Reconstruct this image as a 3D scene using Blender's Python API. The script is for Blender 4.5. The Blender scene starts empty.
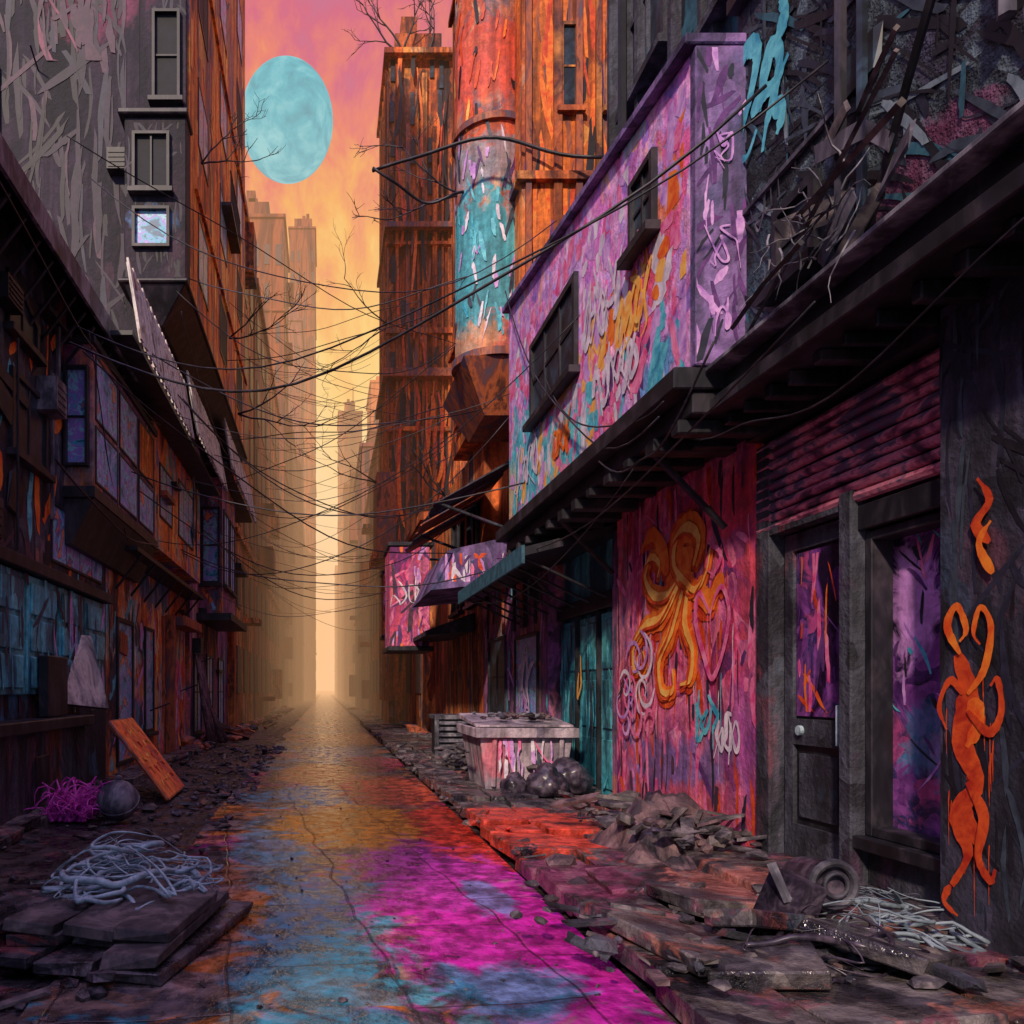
import bpy, bmesh, math, random
from mathutils import Vector, Matrix, Euler, noise as mnoise
R = random.Random(7)
scene = bpy.context.scene

# ------------------------------------------------------------------ helpers
def lin(c):
    return tuple(((v/255)/12.92 if v/255 <= 0.04045 else ((v/255+0.055)/1.055)**2.4) for v in c)+(1.0,)

class NT:
    def __init__(s, nt): s.nt = nt
    def n(s, t, **kw):
        nd = s.nt.nodes.new(t)
        for k, v in kw.items(): setattr(nd, k, v)
        return nd
    def l(s, a, b): s.nt.links.new(a, b)
    def vm(s, op, a, b=None):
        nd = s.n('ShaderNodeVectorMath', operation=op)
        for i, v in enumerate((a, b)):
            if v is None: continue
            if isinstance(v, (tuple, list)): nd.inputs[i].default_value = v
            else: s.l(v, nd.inputs[i])
        return nd.outputs['Value'] if op in ('LENGTH',) else nd.outputs['Vector']
    def m(s, op, a, b=None, clamp=False):
        nd = s.n('ShaderNodeMath', operation=op, use_clamp=clamp)
        for i, v in enumerate((a, b)):
            if v is None: continue
            if isinstance(v, (int, float)): nd.inputs[i].default_value = v
            else: s.l(v, nd.inputs[i])
        return nd.outputs[0]
    def mr(s, v, a, b, c=0.0, d=1.0):
        nd = s.n('ShaderNodeMapRange')
        s.l(v, nd.inputs[0])
        for i, x in enumerate((a, b, c, d)): nd.inputs[i+1].default_value = x
        return nd.outputs[0]
    def mix(s, f, a, b, bt='MIX'):
        nd = s.n('ShaderNodeMix', data_type='RGBA', blend_type=bt)
        for i, v in ((0, f), (6, a), (7, b)):
            if isinstance(v, (int, float)): nd.inputs[i].default_value = v
            elif isinstance(v, (tuple, list)): nd.inputs[i].default_value = v
            else: s.l(v, nd.inputs[i])
        return nd.outputs[2]
    def noise(s, vec, scale, detail=4, rough=0.6, dist=0.0):
        nd = s.n('ShaderNodeTexNoise')
        s.l(vec, nd.inputs['Vector'])
        nd.inputs['Scale'].default_value = scale
        nd.inputs['Detail'].default_value = detail
        nd.inputs['Roughness'].default_value = rough
        nd.inputs['Distortion'].default_value = dist
        return nd
    def ramp(s, f, cols):
        nd = s.n('ShaderNodeValToRGB')
        s.l(f, nd.inputs[0])
        el = nd.color_ramp.elements
        n = len(cols)
        for i, c in enumerate(cols):
            pos = i/(n-1) if n > 1 else 0
            if len(c) == 5: pos = c[4]
            if i < 2: e = el[i]; e.position = pos
            else: e = el.new(pos)
            e.color = tuple(c[:3])+(1,)
        return nd.outputs[0]

def paint(name, cols, scale=1.2, vs=0.4, blobs=(), streak=0.5, rough=0.75, bump=0.4, warp=0.5,
          seed=0, tiles=None, wet=False, cell=0.5, splash=None):
    """weathered, over-painted surface in world position space"""
    m = bpy.data.materials.new(name); m.use_nodes = True
    nt = m.node_tree; nt.nodes.clear(); N = NT(nt)
    geo = N.n('ShaderNodeNewGeometry')
    P = N.vm('ADD', geo.outputs['Position'], (seed*13.7, seed*7.3, seed*3.1))
    w = N.noise(P, 1.3, 1)
    wv = N.vm('SUBTRACT', w.outputs['Color'], (0.5, 0.5, 0.5))
    PW = N.vm('ADD', P, N.vm('MULTIPLY', wv, (warp, warp, warp*1.4)))
    PS = N.vm('MULTIPLY', PW, (scale, scale, scale*vs))
    vo = N.n('ShaderNodeTexVoronoi'); N.l(PS, vo.inputs['Vector']); vo.inputs['Scale'].default_value = 3.4
    A = N.noise(vo.outputs['Position'], 1.0, 0, 0.5)
    B = N.noise(PS, 1.0, 5, 0.64, 0.6)
    f = N.n('ShaderNodeMix', data_type='FLOAT'); f.inputs[0].default_value = cell
    N.l(B.outputs[0], f.inputs[2]); N.l(A.outputs[0], f.inputs[3])
    fac = N.mr(f.outputs[0], 0.34, 0.66)
    col = N.ramp(fac, [lin(c) for c in cols])
    fine = N.noise(P, 9, 4, 0.7)
    if splash:
        sc_, th, scol, stg = splash
        s1 = N.noise(N.vm('MULTIPLY', PW, (sc_, sc_, sc_*vs)), 1.0, 4, .68, .5)
        s2 = N.noise(vo.outputs['Position'], .55, 0)
        sc2 = N.ramp(N.mr(s2.outputs[0], .3, .7), [lin(c) for c in scol])
        col = N.mix(N.m('MULTIPLY', N.mr(s1.outputs[0], th, th+.05), stg), col, sc2)
    if blobs:
        fv = N.vm('MULTIPLY', N.vm('SUBTRACT', fine.outputs['Color'], (0.5, 0.5, 0.5)), (0.6, 0.6, 0.6))
        bb = N.noise(PS, 1.6, 3, 0.7, 0.8)
        bv = N.vm('ADD', fv, N.vm('MULTIPLY', N.vm('SUBTRACT', bb.outputs['Color'], (0.5, 0.5, 0.5)), (1.9, 1.9, 1.9)))
        for (c, r, bc, st) in blobs:
            d = N.vm('SUBTRACT', geo.outputs['Position'], c)
            d = N.vm('MULTIPLY', d, tuple(1/x for x in r))
            L = N.vm('LENGTH', N.vm('ADD', d, bv))
            k = N.m('MULTIPLY', N.mr(L, 1.0, 0.72), st)
            col = N.mix(k, col, lin(bc))
    ps2 = N.vm('MULTIPLY', P, (5.5, 5.5, 0.45 if not wet else 5.5))
    st = N.noise(ps2, 1.0, 3, 0.65)
    sv = N.mr(st.outputs[0], 0.38, 0.6, 1-streak, 1.15)
    sp = N.mr(fine.outputs[0], 0.35, 0.65, 0.65, 1.2)
    mul = N.m('MULTIPLY', sv, sp)
    cc = N.n('ShaderNodeCombineXYZ')
    for i in range(3): N.l(mul, cc.inputs[i])
    col = N.mix(1.0, col, cc.outputs[0], 'MULTIPLY')
    h = fine.outputs[0]
    if tiles:
        br = N.n('ShaderNodeTexBrick')
        pt = N.vm('ADD', geo.outputs['Position'], N.vm('MULTIPLY', wv, (0.22, 0.22, 0.22)))
        rot = N.n('ShaderNodeMapping'); N.l(pt, rot.inputs[0]); rot.inputs['Rotation'].default_value = tiles.get('rot', (0, 0, 0))
        N.l(rot.outputs[0], br.inputs['Vector'])
        br.inputs['Scale'].default_value = 1.0
        br.inputs['Mortar Size'].default_value = tiles['m']
        br.inputs['Mortar Smooth'].default_value = 0.6
        br.inputs['Brick Width'].default_value = tiles['w']; br.inputs['Row Height'].default_value = tiles['h']
        br.inputs['Color1'].default_value = (1, 1, 1, 1); br.inputs['Color2'].default_value = (0.5, 0.5, 0.58, 1)
        br.inputs['Mortar'].default_value = (0.12, 0.12, 0.12, 1)
        col = N.mix(tiles.get('k', 0.8), col, br.outputs['Color'], 'MULTIPLY')
        h = N.m('SUBTRACT', h, N.m('MULTIPLY', br.outputs['Fac'], 1.3))
    bs = N.n('ShaderNodeBsdfPrincipled')
    N.l(col, bs.inputs['Base Color'])
    if wet: N.l(N.mr(st.outputs[0], 0.42, 0.60, rough*0.35, rough*1.6), bs.inputs['Roughness'])
    else: bs.inputs['Roughness'].default_value = rough
    if bump > 0:
        bp = N.n('ShaderNodeBump'); bp.inputs['Strength'].default_value = bump; bp.inputs['Distance'].default_value = 0.05
        N.l(h, bp.inputs['Height']); N.l(bp.outputs[0], bs.inputs['Normal'])
    out = N.n('ShaderNodeOutputMaterial'); N.l(bs.outputs[0], out.inputs[0])
    return m

def flat(name, *cols, rough=.6, scale=7, vs=1.0):
    """light-weight mottled paint"""
    m = bpy.data.materials.new(name); m.use_nodes = True
    nt = m.node_tree; nt.nodes.clear(); N = NT(nt)
    geo = N.n('ShaderNodeNewGeometry'); a = N.noise(N.vm('MULTIPLY', geo.outputs['Position'], (scale,scale,scale*vs)), 1.0, 4, .7, .4)
    bs = N.n('ShaderNodeBsdfPrincipled'); N.l(N.ramp(N.mr(a.outputs[0], .36, .64), [lin(c) for c in cols]), bs.inputs['Base Color']); bs.inputs['Roughness'].default_value = rough
    out = N.n('ShaderNodeOutputMaterial'); N.l(bs.outputs[0], out.inputs[0]); return m

class MB:
    def __init__(s): s.v = []; s.f = []; s.mi = []
    def add(s, vs, fs, m=0):
        o = len(s.v); s.v += [tuple(v) for v in vs]
        for f in fs: s.f.append(tuple(i+o for i in f)); s.mi.append(m)
    def box(s, x0, x1, y0, y1, z0, z1, m=0):
        if x0 > x1: x0, x1 = x1, x0
        if y0 > y1: y0, y1 = y1, y0
        vs = [(x0,y0,z0),(x1,y0,z0),(x1,y1,z0),(x0,y1,z0),(x0,y0,z1),(x1,y0,z1),(x1,y1,z1),(x0,y1,z1)]
        s.add(vs, [(0,3,2,1),(4,5,6,7),(0,1,5,4),(1,2,6,5),(2,3,7,6),(3,0,4,7)], m)
    def hexa(s, lo, hi, m=0):
        s.add(list(lo)+list(hi), [(0,3,2,1),(4,5,6,7),(0,1,5,4),(1,2,6,5),(2,3,7,6),(3,0,4,7)], m)
    def ob(s, c, size, rot=(0,0,0), m=0, jit=0):
        M = Euler(rot).to_matrix(); hx, hy, hz = [q/2 for q in size]
        vs = []
        for z in (-hz, hz):
            for x, y in ((-hx,-hy),(hx,-hy),(hx,hy),(-hx,hy)):
                p = Vector((x+R.uniform(-jit,jit)*hx, y+R.uniform(-jit,jit)*hy, z+R.uniform(-jit,jit)*hz))
                vs.append(M@p+Vector(c))
        s.hexa(vs[:4], vs[4:], m)
    def ax(s, axis, p0, p1, a0, a1, z0, z1, m=0):
        if axis == 'x': s.box(p0, p1, a0, a1, z0, z1, m)
        else: s.box(a0, a1, p0, p1, z0, z1, m)
    def tube(s, pts, r, m=0, n=6, cap=True):
        pts = [Vector(p) for p in pts]; k = len(pts)
        rr = r if callable(r) else (lambda t: r)
        ring = []; prev = None
        for i, p in enumerate(pts):
            t = (pts[min(i+1,k-1)]-pts[max(i-1,0)])
            if t.length < 1e-6: t = Vector((0,0,1))
            t.normalize()
            a = Vector((0,0,1)) if abs(t.z) < 0.9 else Vector((1,0,0))
            if prev is not None: a = prev
            u = (a - t*a.dot(t))
            if u.length < 1e-4: u = t.orthogonal()
            u.normalize(); prev = u; w = t.cross(u)
            q = rr(i/(k-1))
            ring.append([p+(u*math.cos(2*math.pi*j/n)+w*math.sin(2*math.pi*j/n))*q for j in range(n)])
        vs = [v for rg in ring for v in rg]; fs = []
        for i in range(k-1):
            for j in range(n):
                a = i*n+j; b = i*n+(j+1)%n
                fs.append((a, b, b+n, a+n))
        if cap: fs.append(tuple(range(n))[::-1]); fs.append(tuple((k-1)*n+j for j in range(n)))
        s.add(vs, fs, m)
    def rock(s, c, r, m=0, flat=0.6):
        vs = []; sc = Vector((R.uniform(.7,1.3),R.uniform(.7,1.3),flat*R.uniform(.6,1.2)))
        ro = Euler((R.uniform(0,6),R.uniform(0,6),R.uniform(0,6))).to_matrix()
        for v in ICO[0]:
            p = ro@v*R.uniform(.7,1.15)
            vs.append((c[0]+p.x*sc.x*r, c[1]+p.y*sc.y*r, c[2]+p.z*sc.z*r))
        s.add(vs, ICO[1], m)
    def ribbon(s, p, sg, pts, w, m=0, axis='x', off=0.004):
        P = cr([Vector((a, z, 0)) for a, z in pts], 7); k = len(P)
        vs = []
        for i, q in enumerate(P):
            t = P[min(i+1,k-1)]-P[max(i-1,0)]
            if t.length < 1e-6: t = Vector((1,0,0))
            t.normalize(); nn = Vector((-t.y, t.x, 0))
            f = i/(k-1); ww = w*(0.25+0.75*math.sin(math.pi*min(1,f*1.15+0.02))**0.6)*(1+0.25*math.sin(f*9))*0.5
            ww = max(ww, w*0.08)*R.uniform(.86,1.1)
            o = p+sg*(off+0.00012*i)
            for e in (-1, 1):
                a = q+nn*ww*e
                vs.append((o, a.x, a.y) if axis == 'x' else (a.x, o, a.y))
        s.add(vs, [(2*i,2*i+1,2*i+3,2*i+2) for i in range(k-1)], m)
    def dabs(s, p, sg, a0, a1, z0, z1, n, ms, L=(.12,.45), W=(.02,.09), axis='x', off=.002, ang=(.5,2.4), vert=.5):
        """loose, straight, dry-brushed dabs of paint"""
        for i in range(n):
            a = R.uniform(a0,a1); z = R.uniform(z0,z1); l = R.uniform(*L); wd = R.uniform(*W)*1.3; t = 1.57+R.uniform(-.12,.12) if R.random()<vert else R.uniform(*ang)
            dx, dz = math.cos(t), math.sin(t); o = p+sg*(off+i*.00003); k = 5; vs = []
            bend = R.uniform(-.06,.06)*l; pw = R.uniform(.25,.6)
            for j in range(k+1):
                f = j/k; ww = wd*(math.sin(math.pi*(.06+.88*f))**pw)/2
                for e in (-1,1):
                    u = l*(f-.5)+R.uniform(-.09,.09)*l; v = e*ww*R.uniform(.65,1.1)+bend*(f-.5)**2*4
                    aa = min(a1,max(a0,a+dx*u-dz*v)); zz = min(z1,max(z0,z+dz*u+dx*v))
                    vs.append((o,aa,zz) if axis=='x' else (aa,o,zz))
            s.add(vs, [(2*j,2*j+1,2*j+3,2*j+2) for j in range(k)], R.choice(ms))
    def win(s, axis, p, sg, a0, a1, z0, z1, mf, mg, nx=2, nz=2, t=0.06, d=0.09, sill=True):
        if a0 > a1: a0, a1 = a1, a0
        s.ax(axis, p-sg*0.03, p+sg*0.012, a0+t*0.5, a1-t*0.5, z0+t*0.5, z1-t*0.5, mg)
        s.ax(axis, p-sg*0.02, p+sg*d, a0, a0+t, z0, z1, mf)
        s.ax(axis, p-sg*0.02, p+sg*d, a1-t, a1, z0, z1, mf)
        s.ax(axis, p-sg*0.02, p+sg*d, a0+t, a1-t, z1-t, z1, mf)
        s.ax(axis, p-sg*0.02, p+sg*d, a0+t, a1-t, z0, z0+t, mf)
        for i in range(1, nx):
            c = a0+(a1-a0)*i/nx; s.ax(axis, p, p+sg*d*0.6, c-t*.3, c+t*.3, z0+t, z1-t, mf)
        for i in range(1, nz):
            c = z0+(z1-z0)*i/nz; s.ax(axis, p, p+sg*d*0.5, a0+t, a1-t, c-t*.3, c+t*.3, mf)
        if sill: s.ax(axis, p-sg*0.02, p+sg*(d+0.07), a0-0.06, a1+0.06, z0-0.08, z0-0.002, mf)
    def build(s, name, mats, parent=None, bevel=0, smooth=False):
        me = bpy.data.meshes.new(name); me.from_pydata(s.v, [], s.f)
        for m in mats: me.materials.append(m)
        for p, i in zip(me.polygons, s.mi): p.material_index = i; p.use_smooth = smooth
        me.update()
        o = bpy.data.objects.new(name, me); scene.collection.objects.link(o)
        if parent: o.parent = parent
        if bevel:
            b = o.modifiers.new('bevel', 'BEVEL'); b.width = bevel; b.segments = 1; b.limit_method = 'ANGLE'
        return o
_b = bmesh.new(); bmesh.ops.create_icosphere(_b, subdivisions=1, radius=1)
ICO = ([v.co.copy() for v in _b.verts], [tuple(v.index for v in f.verts) for f in _b.faces]); _b.free()

def cr(P, n=8):
    out = []; k = len(P)
    for i in range(k-1):
        p0 = P[max(i-1,0)]; p1 = P[i]; p2 = P[i+1]; p3 = P[min(i+2,k-1)]
        for j in range(n):
            t = j/n
            out.append(0.5*((2*p1)+(p2-p0)*t+(2*p0-5*p1+4*p2-p3)*t*t+(3*p1-p0-3*p2+p3)*t**3))
    out.append(P[-1]); return out

def emp(name):
    e = bpy.data.objects.new(name, None); scene.collection.objects.link(e); e.empty_display_size = 0.2
    return e

# ------------------------------------------------------------------ materials
M_road = paint('road_paint', [(30,32,42),(60,60,74),(112,104,108),(160,130,112),(74,80,100)], scale=1.0, vs=1, wet=True, rough=0.25,
   bump=0.34, streak=0.6, warp=0.8, tiles={'w':1.15,'h':0.8,'m':0.011,'rot':(0,0,1.45),'k':0.75},
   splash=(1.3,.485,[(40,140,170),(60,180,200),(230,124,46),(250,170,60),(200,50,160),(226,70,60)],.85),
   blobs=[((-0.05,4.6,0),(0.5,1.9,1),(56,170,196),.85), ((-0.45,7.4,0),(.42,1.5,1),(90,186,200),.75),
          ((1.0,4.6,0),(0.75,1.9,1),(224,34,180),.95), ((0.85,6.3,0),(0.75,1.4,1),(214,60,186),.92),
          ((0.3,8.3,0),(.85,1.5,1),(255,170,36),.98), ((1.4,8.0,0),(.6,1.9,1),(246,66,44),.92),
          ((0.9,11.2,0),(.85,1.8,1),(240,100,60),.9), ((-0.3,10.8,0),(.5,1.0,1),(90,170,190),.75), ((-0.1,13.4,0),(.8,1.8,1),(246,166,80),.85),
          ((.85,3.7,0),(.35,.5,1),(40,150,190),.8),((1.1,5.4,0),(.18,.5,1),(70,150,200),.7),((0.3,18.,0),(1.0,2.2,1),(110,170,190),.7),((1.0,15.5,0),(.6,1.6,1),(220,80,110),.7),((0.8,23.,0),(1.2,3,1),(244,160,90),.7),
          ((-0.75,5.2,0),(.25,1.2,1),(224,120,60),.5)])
M_dirt = paint('dirt', [(18,17,22),(33,30,37),(58,52,56),(84,70,66)], scale=2.2, vs=1, wet=True, rough=0.5, bump=0.9, streak=0.5,
   splash=(1.6,.56,[(50,100,120),(150,70,50),(110,50,90),(170,100,70)],.55))
M_slab = paint('slab_stone', [(34,32,40),(68,64,72),(114,106,106),(50,46,56)], scale=2.4, vs=1, wet=True, rough=0.4, bump=0.6, streak=.55,
   splash=(1.8,.56,[(70,90,110),(170,80,60),(120,60,100),(180,110,90)],.6),
   blobs=[((1.9,7.3,0.1),(.8,1.3,1),(226,76,56),.85),((1.7,5.4,0.1),(.4,.8,1),(160,64,110),.5),((2.6,4.9,0.2),(.5,.7,1),(206,120,104),.55)])
M_conc = paint('dark_concrete', [(22,22,30),(42,43,54),(78,80,94),(36,32,46)], scale=1.5, vs=.5, streak=.55, bump=.6,
   splash=(2.0,.58,[(80,44,76),(44,80,96),(130,54,70)],.55))
M_concR = paint('slate_wall', [(16,19,25),(34,43,52),(84,100,112),(26,27,36),(56,54,74)], scale=1.6, vs=.9, streak=.5, bump=.9, warp=2.0, seed=2, cell=.65,
   blobs=[((2.95,3.9,3.95),(1,.5,.25),(130,54,96),.5),((2.95,5.3,4.1),(1,.4,.5),(60,90,106),.6)])
M_pier = paint('pier_plaster', [(16,17,24),(36,36,50),(70,66,86),(30,40,54)], scale=2, vs=.6, streak=.55, splash=(2.4,.57,[(110,46,100),(56,84,110),(130,56,70)],.45))
M_black = flat('black_iron', (12,12,17),(28,28,36),(60,54,62), rough=.5, scale=4, vs=.5)
M_trim = flat('trim_grey', (36,36,46),(84,82,94),(140,136,146), rough=.6, scale=4, vs=.5)
M_sheet = flat('corrugated_sheet', (96,92,98),(170,164,162),(220,212,204),(120,96,88), rough=.5, scale=2.5, vs=.6)
M_glass = flat('dark_glass', (12,16,24),(30,42,56),(52,74,92), rough=.42, scale=3)
M_glassP = paint('purple_glass', [(30,18,44),(88,42,112),(146,78,156),(38,48,96),(190,80,140)], scale=2.6, streak=.3, rough=.25, bump=.15, vs=.6, warp=1.6,
   blobs=[((3.40,4.62,1.9),(1,.22,.45),(224,160,234),.8),((3.4,4.5,1.1),(1,.25,.25),(80,140,180),.65)])
M_glassT = flat('teal_glass', (40,90,130),(70,190,220),(170,110,220),(140,226,236),(80,70,160),(250,150,90), rough=.35, scale=2.4)
M_pinkwall = paint('magenta_wall', [(120,44,110),(226,66,120),(246,130,170),(176,66,136),(240,84,106),(100,90,160)], scale=1.8, vs=.28, streak=.42, warp=.9, seed=3,
   splash=(1.8,.54,[(110,120,190),(250,170,200),(240,90,80),(170,76,166)],.7),
   blobs=[((3.27,8.2,1.7),(1,.5,.5),(246,166,200),.6),((3.27,7.4,.7),(1,1.2,.35),(106,106,176),.75),((3.27,6.3,1.1),(1,.4,.6),(160,84,166),.65),
          ((3.27,6.6,2.9),(1,1,.3),(246,66,84),.7),((3.27,7.0,0.4),(1,.9,.2),(226,80,84),.6)])
M_pinkbox = paint('lilac_mural', [(160,120,210),(240,130,216),(250,186,236),(196,160,236),(246,110,176)], scale=1.6, vs=.8, streak=.25, warp=1.3, seed=4,
   splash=(1.9,.55,[(90,210,224),(250,190,110),(246,90,136),(250,224,244)],.7),
   blobs=[((2.6,10.6,4.4),(1,1.3,.7),(64,200,214),.95),((2.6,9.0,4.1),(1,1.3,.4),(96,220,224),.9),((2.6,8.8,4.75),(1,.8,.22),(250,196,90),.8),
          ((2.6,6.6,4.6),(1,.8,.45),(250,84,130),.85),((2.6,6.1,5.1),(1,.3,.3),(250,140,80),.8),((2.6,7.4,4.3),(1,.5,.35),(250,196,220),.7),((2.6,6.3,3.9),(1,.5,.2),(80,170,230),.85),
          ((2.6,11.1,4.0),(1,.3,.6),(236,184,90),.7)])
M_violet = paint('violet_plaster', [(50,40,76),(96,76,124),(146,112,172),(70,74,112)], scale=1.6, vs=.6, streak=.45, seed=5)
M_orange = paint('orange_brick_tower', [(90,36,24),(196,80,32),(244,128,44),(130,54,38),(248,164,76)], scale=1.1, vs=.12, streak=.65, seed=6, warp=.6,
   splash=(1.2,.58,[(80,60,80),(60,110,130),(246,180,100)],.6))
M_orange2 = paint('rust_facade', [(64,32,30),(166,74,36),(230,118,52),(96,50,48),(244,156,76),(80,80,104)], scale=1.0, vs=.2, streak=.6, seed=7)
M_turret = paint('turret_mural', [(200,84,46),(230,104,64),(110,104,120),(240,140,90)], scale=1.8, vs=.6, streak=.4, seed=8,
   splash=(2.4,.56,[(90,190,200),(250,190,120),(150,100,150)],.7),
   blobs=[((2.4,12.5,8.1),(2,2,1.3),(70,176,190),.95),((2.4,12.5,9.7),(2,2,.4),(150,150,160),.8),((2.4,12.5,11.2),(2,2,.8),(240,90,60),.8),((2.3,12.6,6.9),(.5,1,.3),(240,176,130),.7)])
M_ltower = paint('plum_tower', [(17,14,23),(30,24,38),(56,40,58),(25,23,33),(70,46,62)], scale=1.1, vs=.22, streak=.55, seed=9, cell=.6, warp=1.0,
   blobs=[((-4.2,14.5,14.2),(1.1,2,1.1),(150,70,100),.55),((-3,14,9.6),(.5,1,.3),(90,120,160),.7)])  # rose blob paints a pink glow onto the upper front
M_lorange = paint('lit_orange_stucco', [(150,74,40),(240,124,44),(255,172,76),(196,100,70),(130,110,130),(252,190,100)], scale=1.1, vs=.25, streak=.5, seed=10)  # bright orange carries the warm light on the unlit street wing
M_left = paint('left_wall_dark', [(24,24,32),(48,48,62),(84,84,100),(42,38,52)], scale=1.2, vs=.5, streak=.55, seed=11, splash=(1.5,.55,[(60,120,150),(120,66,100),(170,94,60),(70,140,170)],.7),
   blobs=[((-3.4,9.5,2.0),(1,2.0,.8),(80,170,206),.85),((-3.4,8.3,1.4),(1,.7,.5),(56,116,160),.75),((-3.4,10.8,3.4),(1,.6,.3),(120,84,146),.6)])
M_left2 = paint('left_wall_mural', [(80,54,60),(206,108,60),(250,166,88),(120,106,176),(100,166,196)], scale=1.5, vs=.5, streak=.4, seed=12,
   splash=(1.7,.53,[(100,210,220),(255,184,96),(240,100,84),(206,124,196)],.85),
   blobs=[((-3.4,16.5,2.0),(1,1.4,1.2),(255,216,150),.9),((-3.4,14,2.2),(1,.8,1.),(200,236,230),.7),((-3.4,18,2.4),(1,.6,1),(240,96,84),.7),((-3.05,15.6,4.6),(1,1.2,.8),(255,150,56),.85)])
M_left3 = paint('left_wall_violet', [(60,46,74),(124,74,122),(166,100,140),(84,94,120),(206,124,74)], scale=1.3, vs=.4, streak=.45, seed=13, splash=(1.6,.54,[(84,176,200),(244,136,70),(166,90,180)],.75))
M_teal = paint('teal_door_paint', [(30,90,112),(56,160,186),(100,206,216),(36,96,120)], scale=1.8, vs=.3, streak=.45, seed=14, rough=.4)
M_rust = flat('rusty_metal', (84,44,34),(184,96,54),(120,66,60),(84,80,100), rough=.6, scale=3, vs=.3)
M_far = flat('hazy_mauve_facade', (70,44,54),(116,70,74),(150,90,76),(84,56,66), rough=.8, scale=.5, vs=.12)
M_far2 = flat('hazy_brown_facade', (110,56,42),(180,96,56),(216,124,70),(120,66,64), rough=.8, scale=.5, vs=.15)
M_far3 = flat('hazy_umber_facade', (64,36,36),(110,58,46),(160,86,54),(80,50,58), rough=.8, scale=.5, vs=.15)
M_farwin = flat('far_window', (34,26,36),(76,54,58), rough=.5)
M_rub = flat('rubble_stone', (30,28,36),(68,62,70),(122,112,116), rough=.8)
M_pale = flat('pale_sheath', (100,120,134),(180,204,210), rough=.4)
M_white = flat('white_spray', (190,176,196),(246,236,246))
M_lilacs = flat('lilac_spray', (170,110,196),(230,180,234))
M_orsp = flat('orange_spray', (226,76,24),(255,146,46))
M_yelsp = flat('amber_spray', (244,156,60),(255,210,110))
M_tealsp = flat('teal_spray', (44,150,180),(116,216,226))
M_pinksp = flat('pink_spray', (220,56,130),(250,150,190))
M_redsp = flat('vermilion_spray', (180,40,20),(240,96,36))
M_plumsp = flat('plum_spray', (66,36,90),(116,64,134))
M_blacksp = flat('black_spray', (14,13,20),(34,31,42))
M_slate = flat('slate_dab', (40,48,62),(72,84,98)); M_palegrey = flat('pale_dab', (90,106,118),(144,158,168)); M_tealg = flat('teal_grey_dab', (30,66,82),(60,110,126))
M_mauve = flat('mauve_dab', (56,38,54),(88,56,74)); M_rose = flat('rose_dab', (104,50,74),(146,74,98)); M_navy = flat('slate_blue_dab', (26,28,42),(48,50,70)); M_dplum = flat('deep_plum_dab', (26,18,34),(50,34,56))
M_sign = paint('orange_board', [(236,96,44),(255,144,66),(246,116,54),(200,86,66)], scale=3, streak=.2)
M_mag = flat('magenta_frond', (160,24,140),(236,80,200))
M_bag = flat('bag_plastic', (24,21,30),(54,46,60),(96,84,98), rough=.32)
M_cloth = paint('dirty_cloth', [(36,30,38),(84,64,72),(124,96,100),(60,44,58)], scale=3, vs=1, streak=.4)
M_dump = paint('dumpster_paint', [(110,100,118),(164,148,162),(190,172,182),(96,100,122)], scale=2.2, vs=.4, streak=.5, seed=18,
   blobs=[((2.2,10.2,.5),(.25,1,.35),(226,110,130),.7)])
M_wood = flat('grey_wood', (40,36,42),(76,69,70),(120,108,106), rough=.7, scale=5)
M_shut = flat('shutter_metal', (66,44,62),(156,76,106),(220,130,150),(84,84,110),(120,60,90), rough=.35, scale=2.2, vs=2)
SP = [M_white, M_pinksp, M_yelsp, M_tealsp, M_orsp, M_plumsp, M_lilacs, M_redsp, M_blacksp, M_slate, M_navy, M_mauve]

# ------------------------------------------------------------------ generic clutter
def clutter(mb, p, sg, a0, a1, z0, z1, n, md, axis='x', mlist=(0,)):
    for _ in range(n):
        a = R.uniform(a0, a1); z = R.uniform(z0, z1); k = R.random(); m = R.choice(mlist)
        if k < .3:
            h = R.uniform(.8, 2.6); d = sg*R.uniform(.05,.12)
            q = [(p+d, a, max(z0,z-h)), (p+d, a, min(z1,z+h))] if axis == 'x' else [(a, p+d, max(z0,z-h)), (a, p+d, min(z1,z+h))]
            mb.tube(q, R.uniform(.015,.04), m)
        elif k < .5:
            w = R.uniform(.4, 1.4); mb.ax(axis, p, p+sg*R.uniform(.06,.2), a, min(a1,a+w), z, z+R.uniform(.04,.12), m)
        elif k < .65:
            w = R.uniform(.25,.5); h = R.uniform(.2,.4); d = R.uniform(.12,.3)
            mb.ax(axis, p, p+sg*d, a, a+w, z, z+h, m)
            for i in range(4): mb.ax(axis, p+sg*d, p+sg*(d+.012), a+.03, a+w-.03, z+.03+i*h*.22, z+.05+i*h*.22, m)
        elif k < .85:
            c = (p+sg*.03, a, z) if axis == 'x' else (a, p+sg*.03, z)
            sz = (.03, R.uniform(.3,.9), R.uniform(.1,.4)) if axis == 'x' else (R.uniform(.3,.9), .03, R.uniform(.1,.4))
            ro = (R.uniform(-.5,.5),0,0) if axis == 'x' else (0,R.uniform(-.5,.5),0)
            mb.ob(c, sz, ro, m, .15)
        else:
            q = [(p, a, z), (p+sg*.4, a, z+.15)] if axis == 'x' else [(a, p, z), (a, p+sg*.4, z+.15)]
            mb.tube(q, .015, m)

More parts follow.
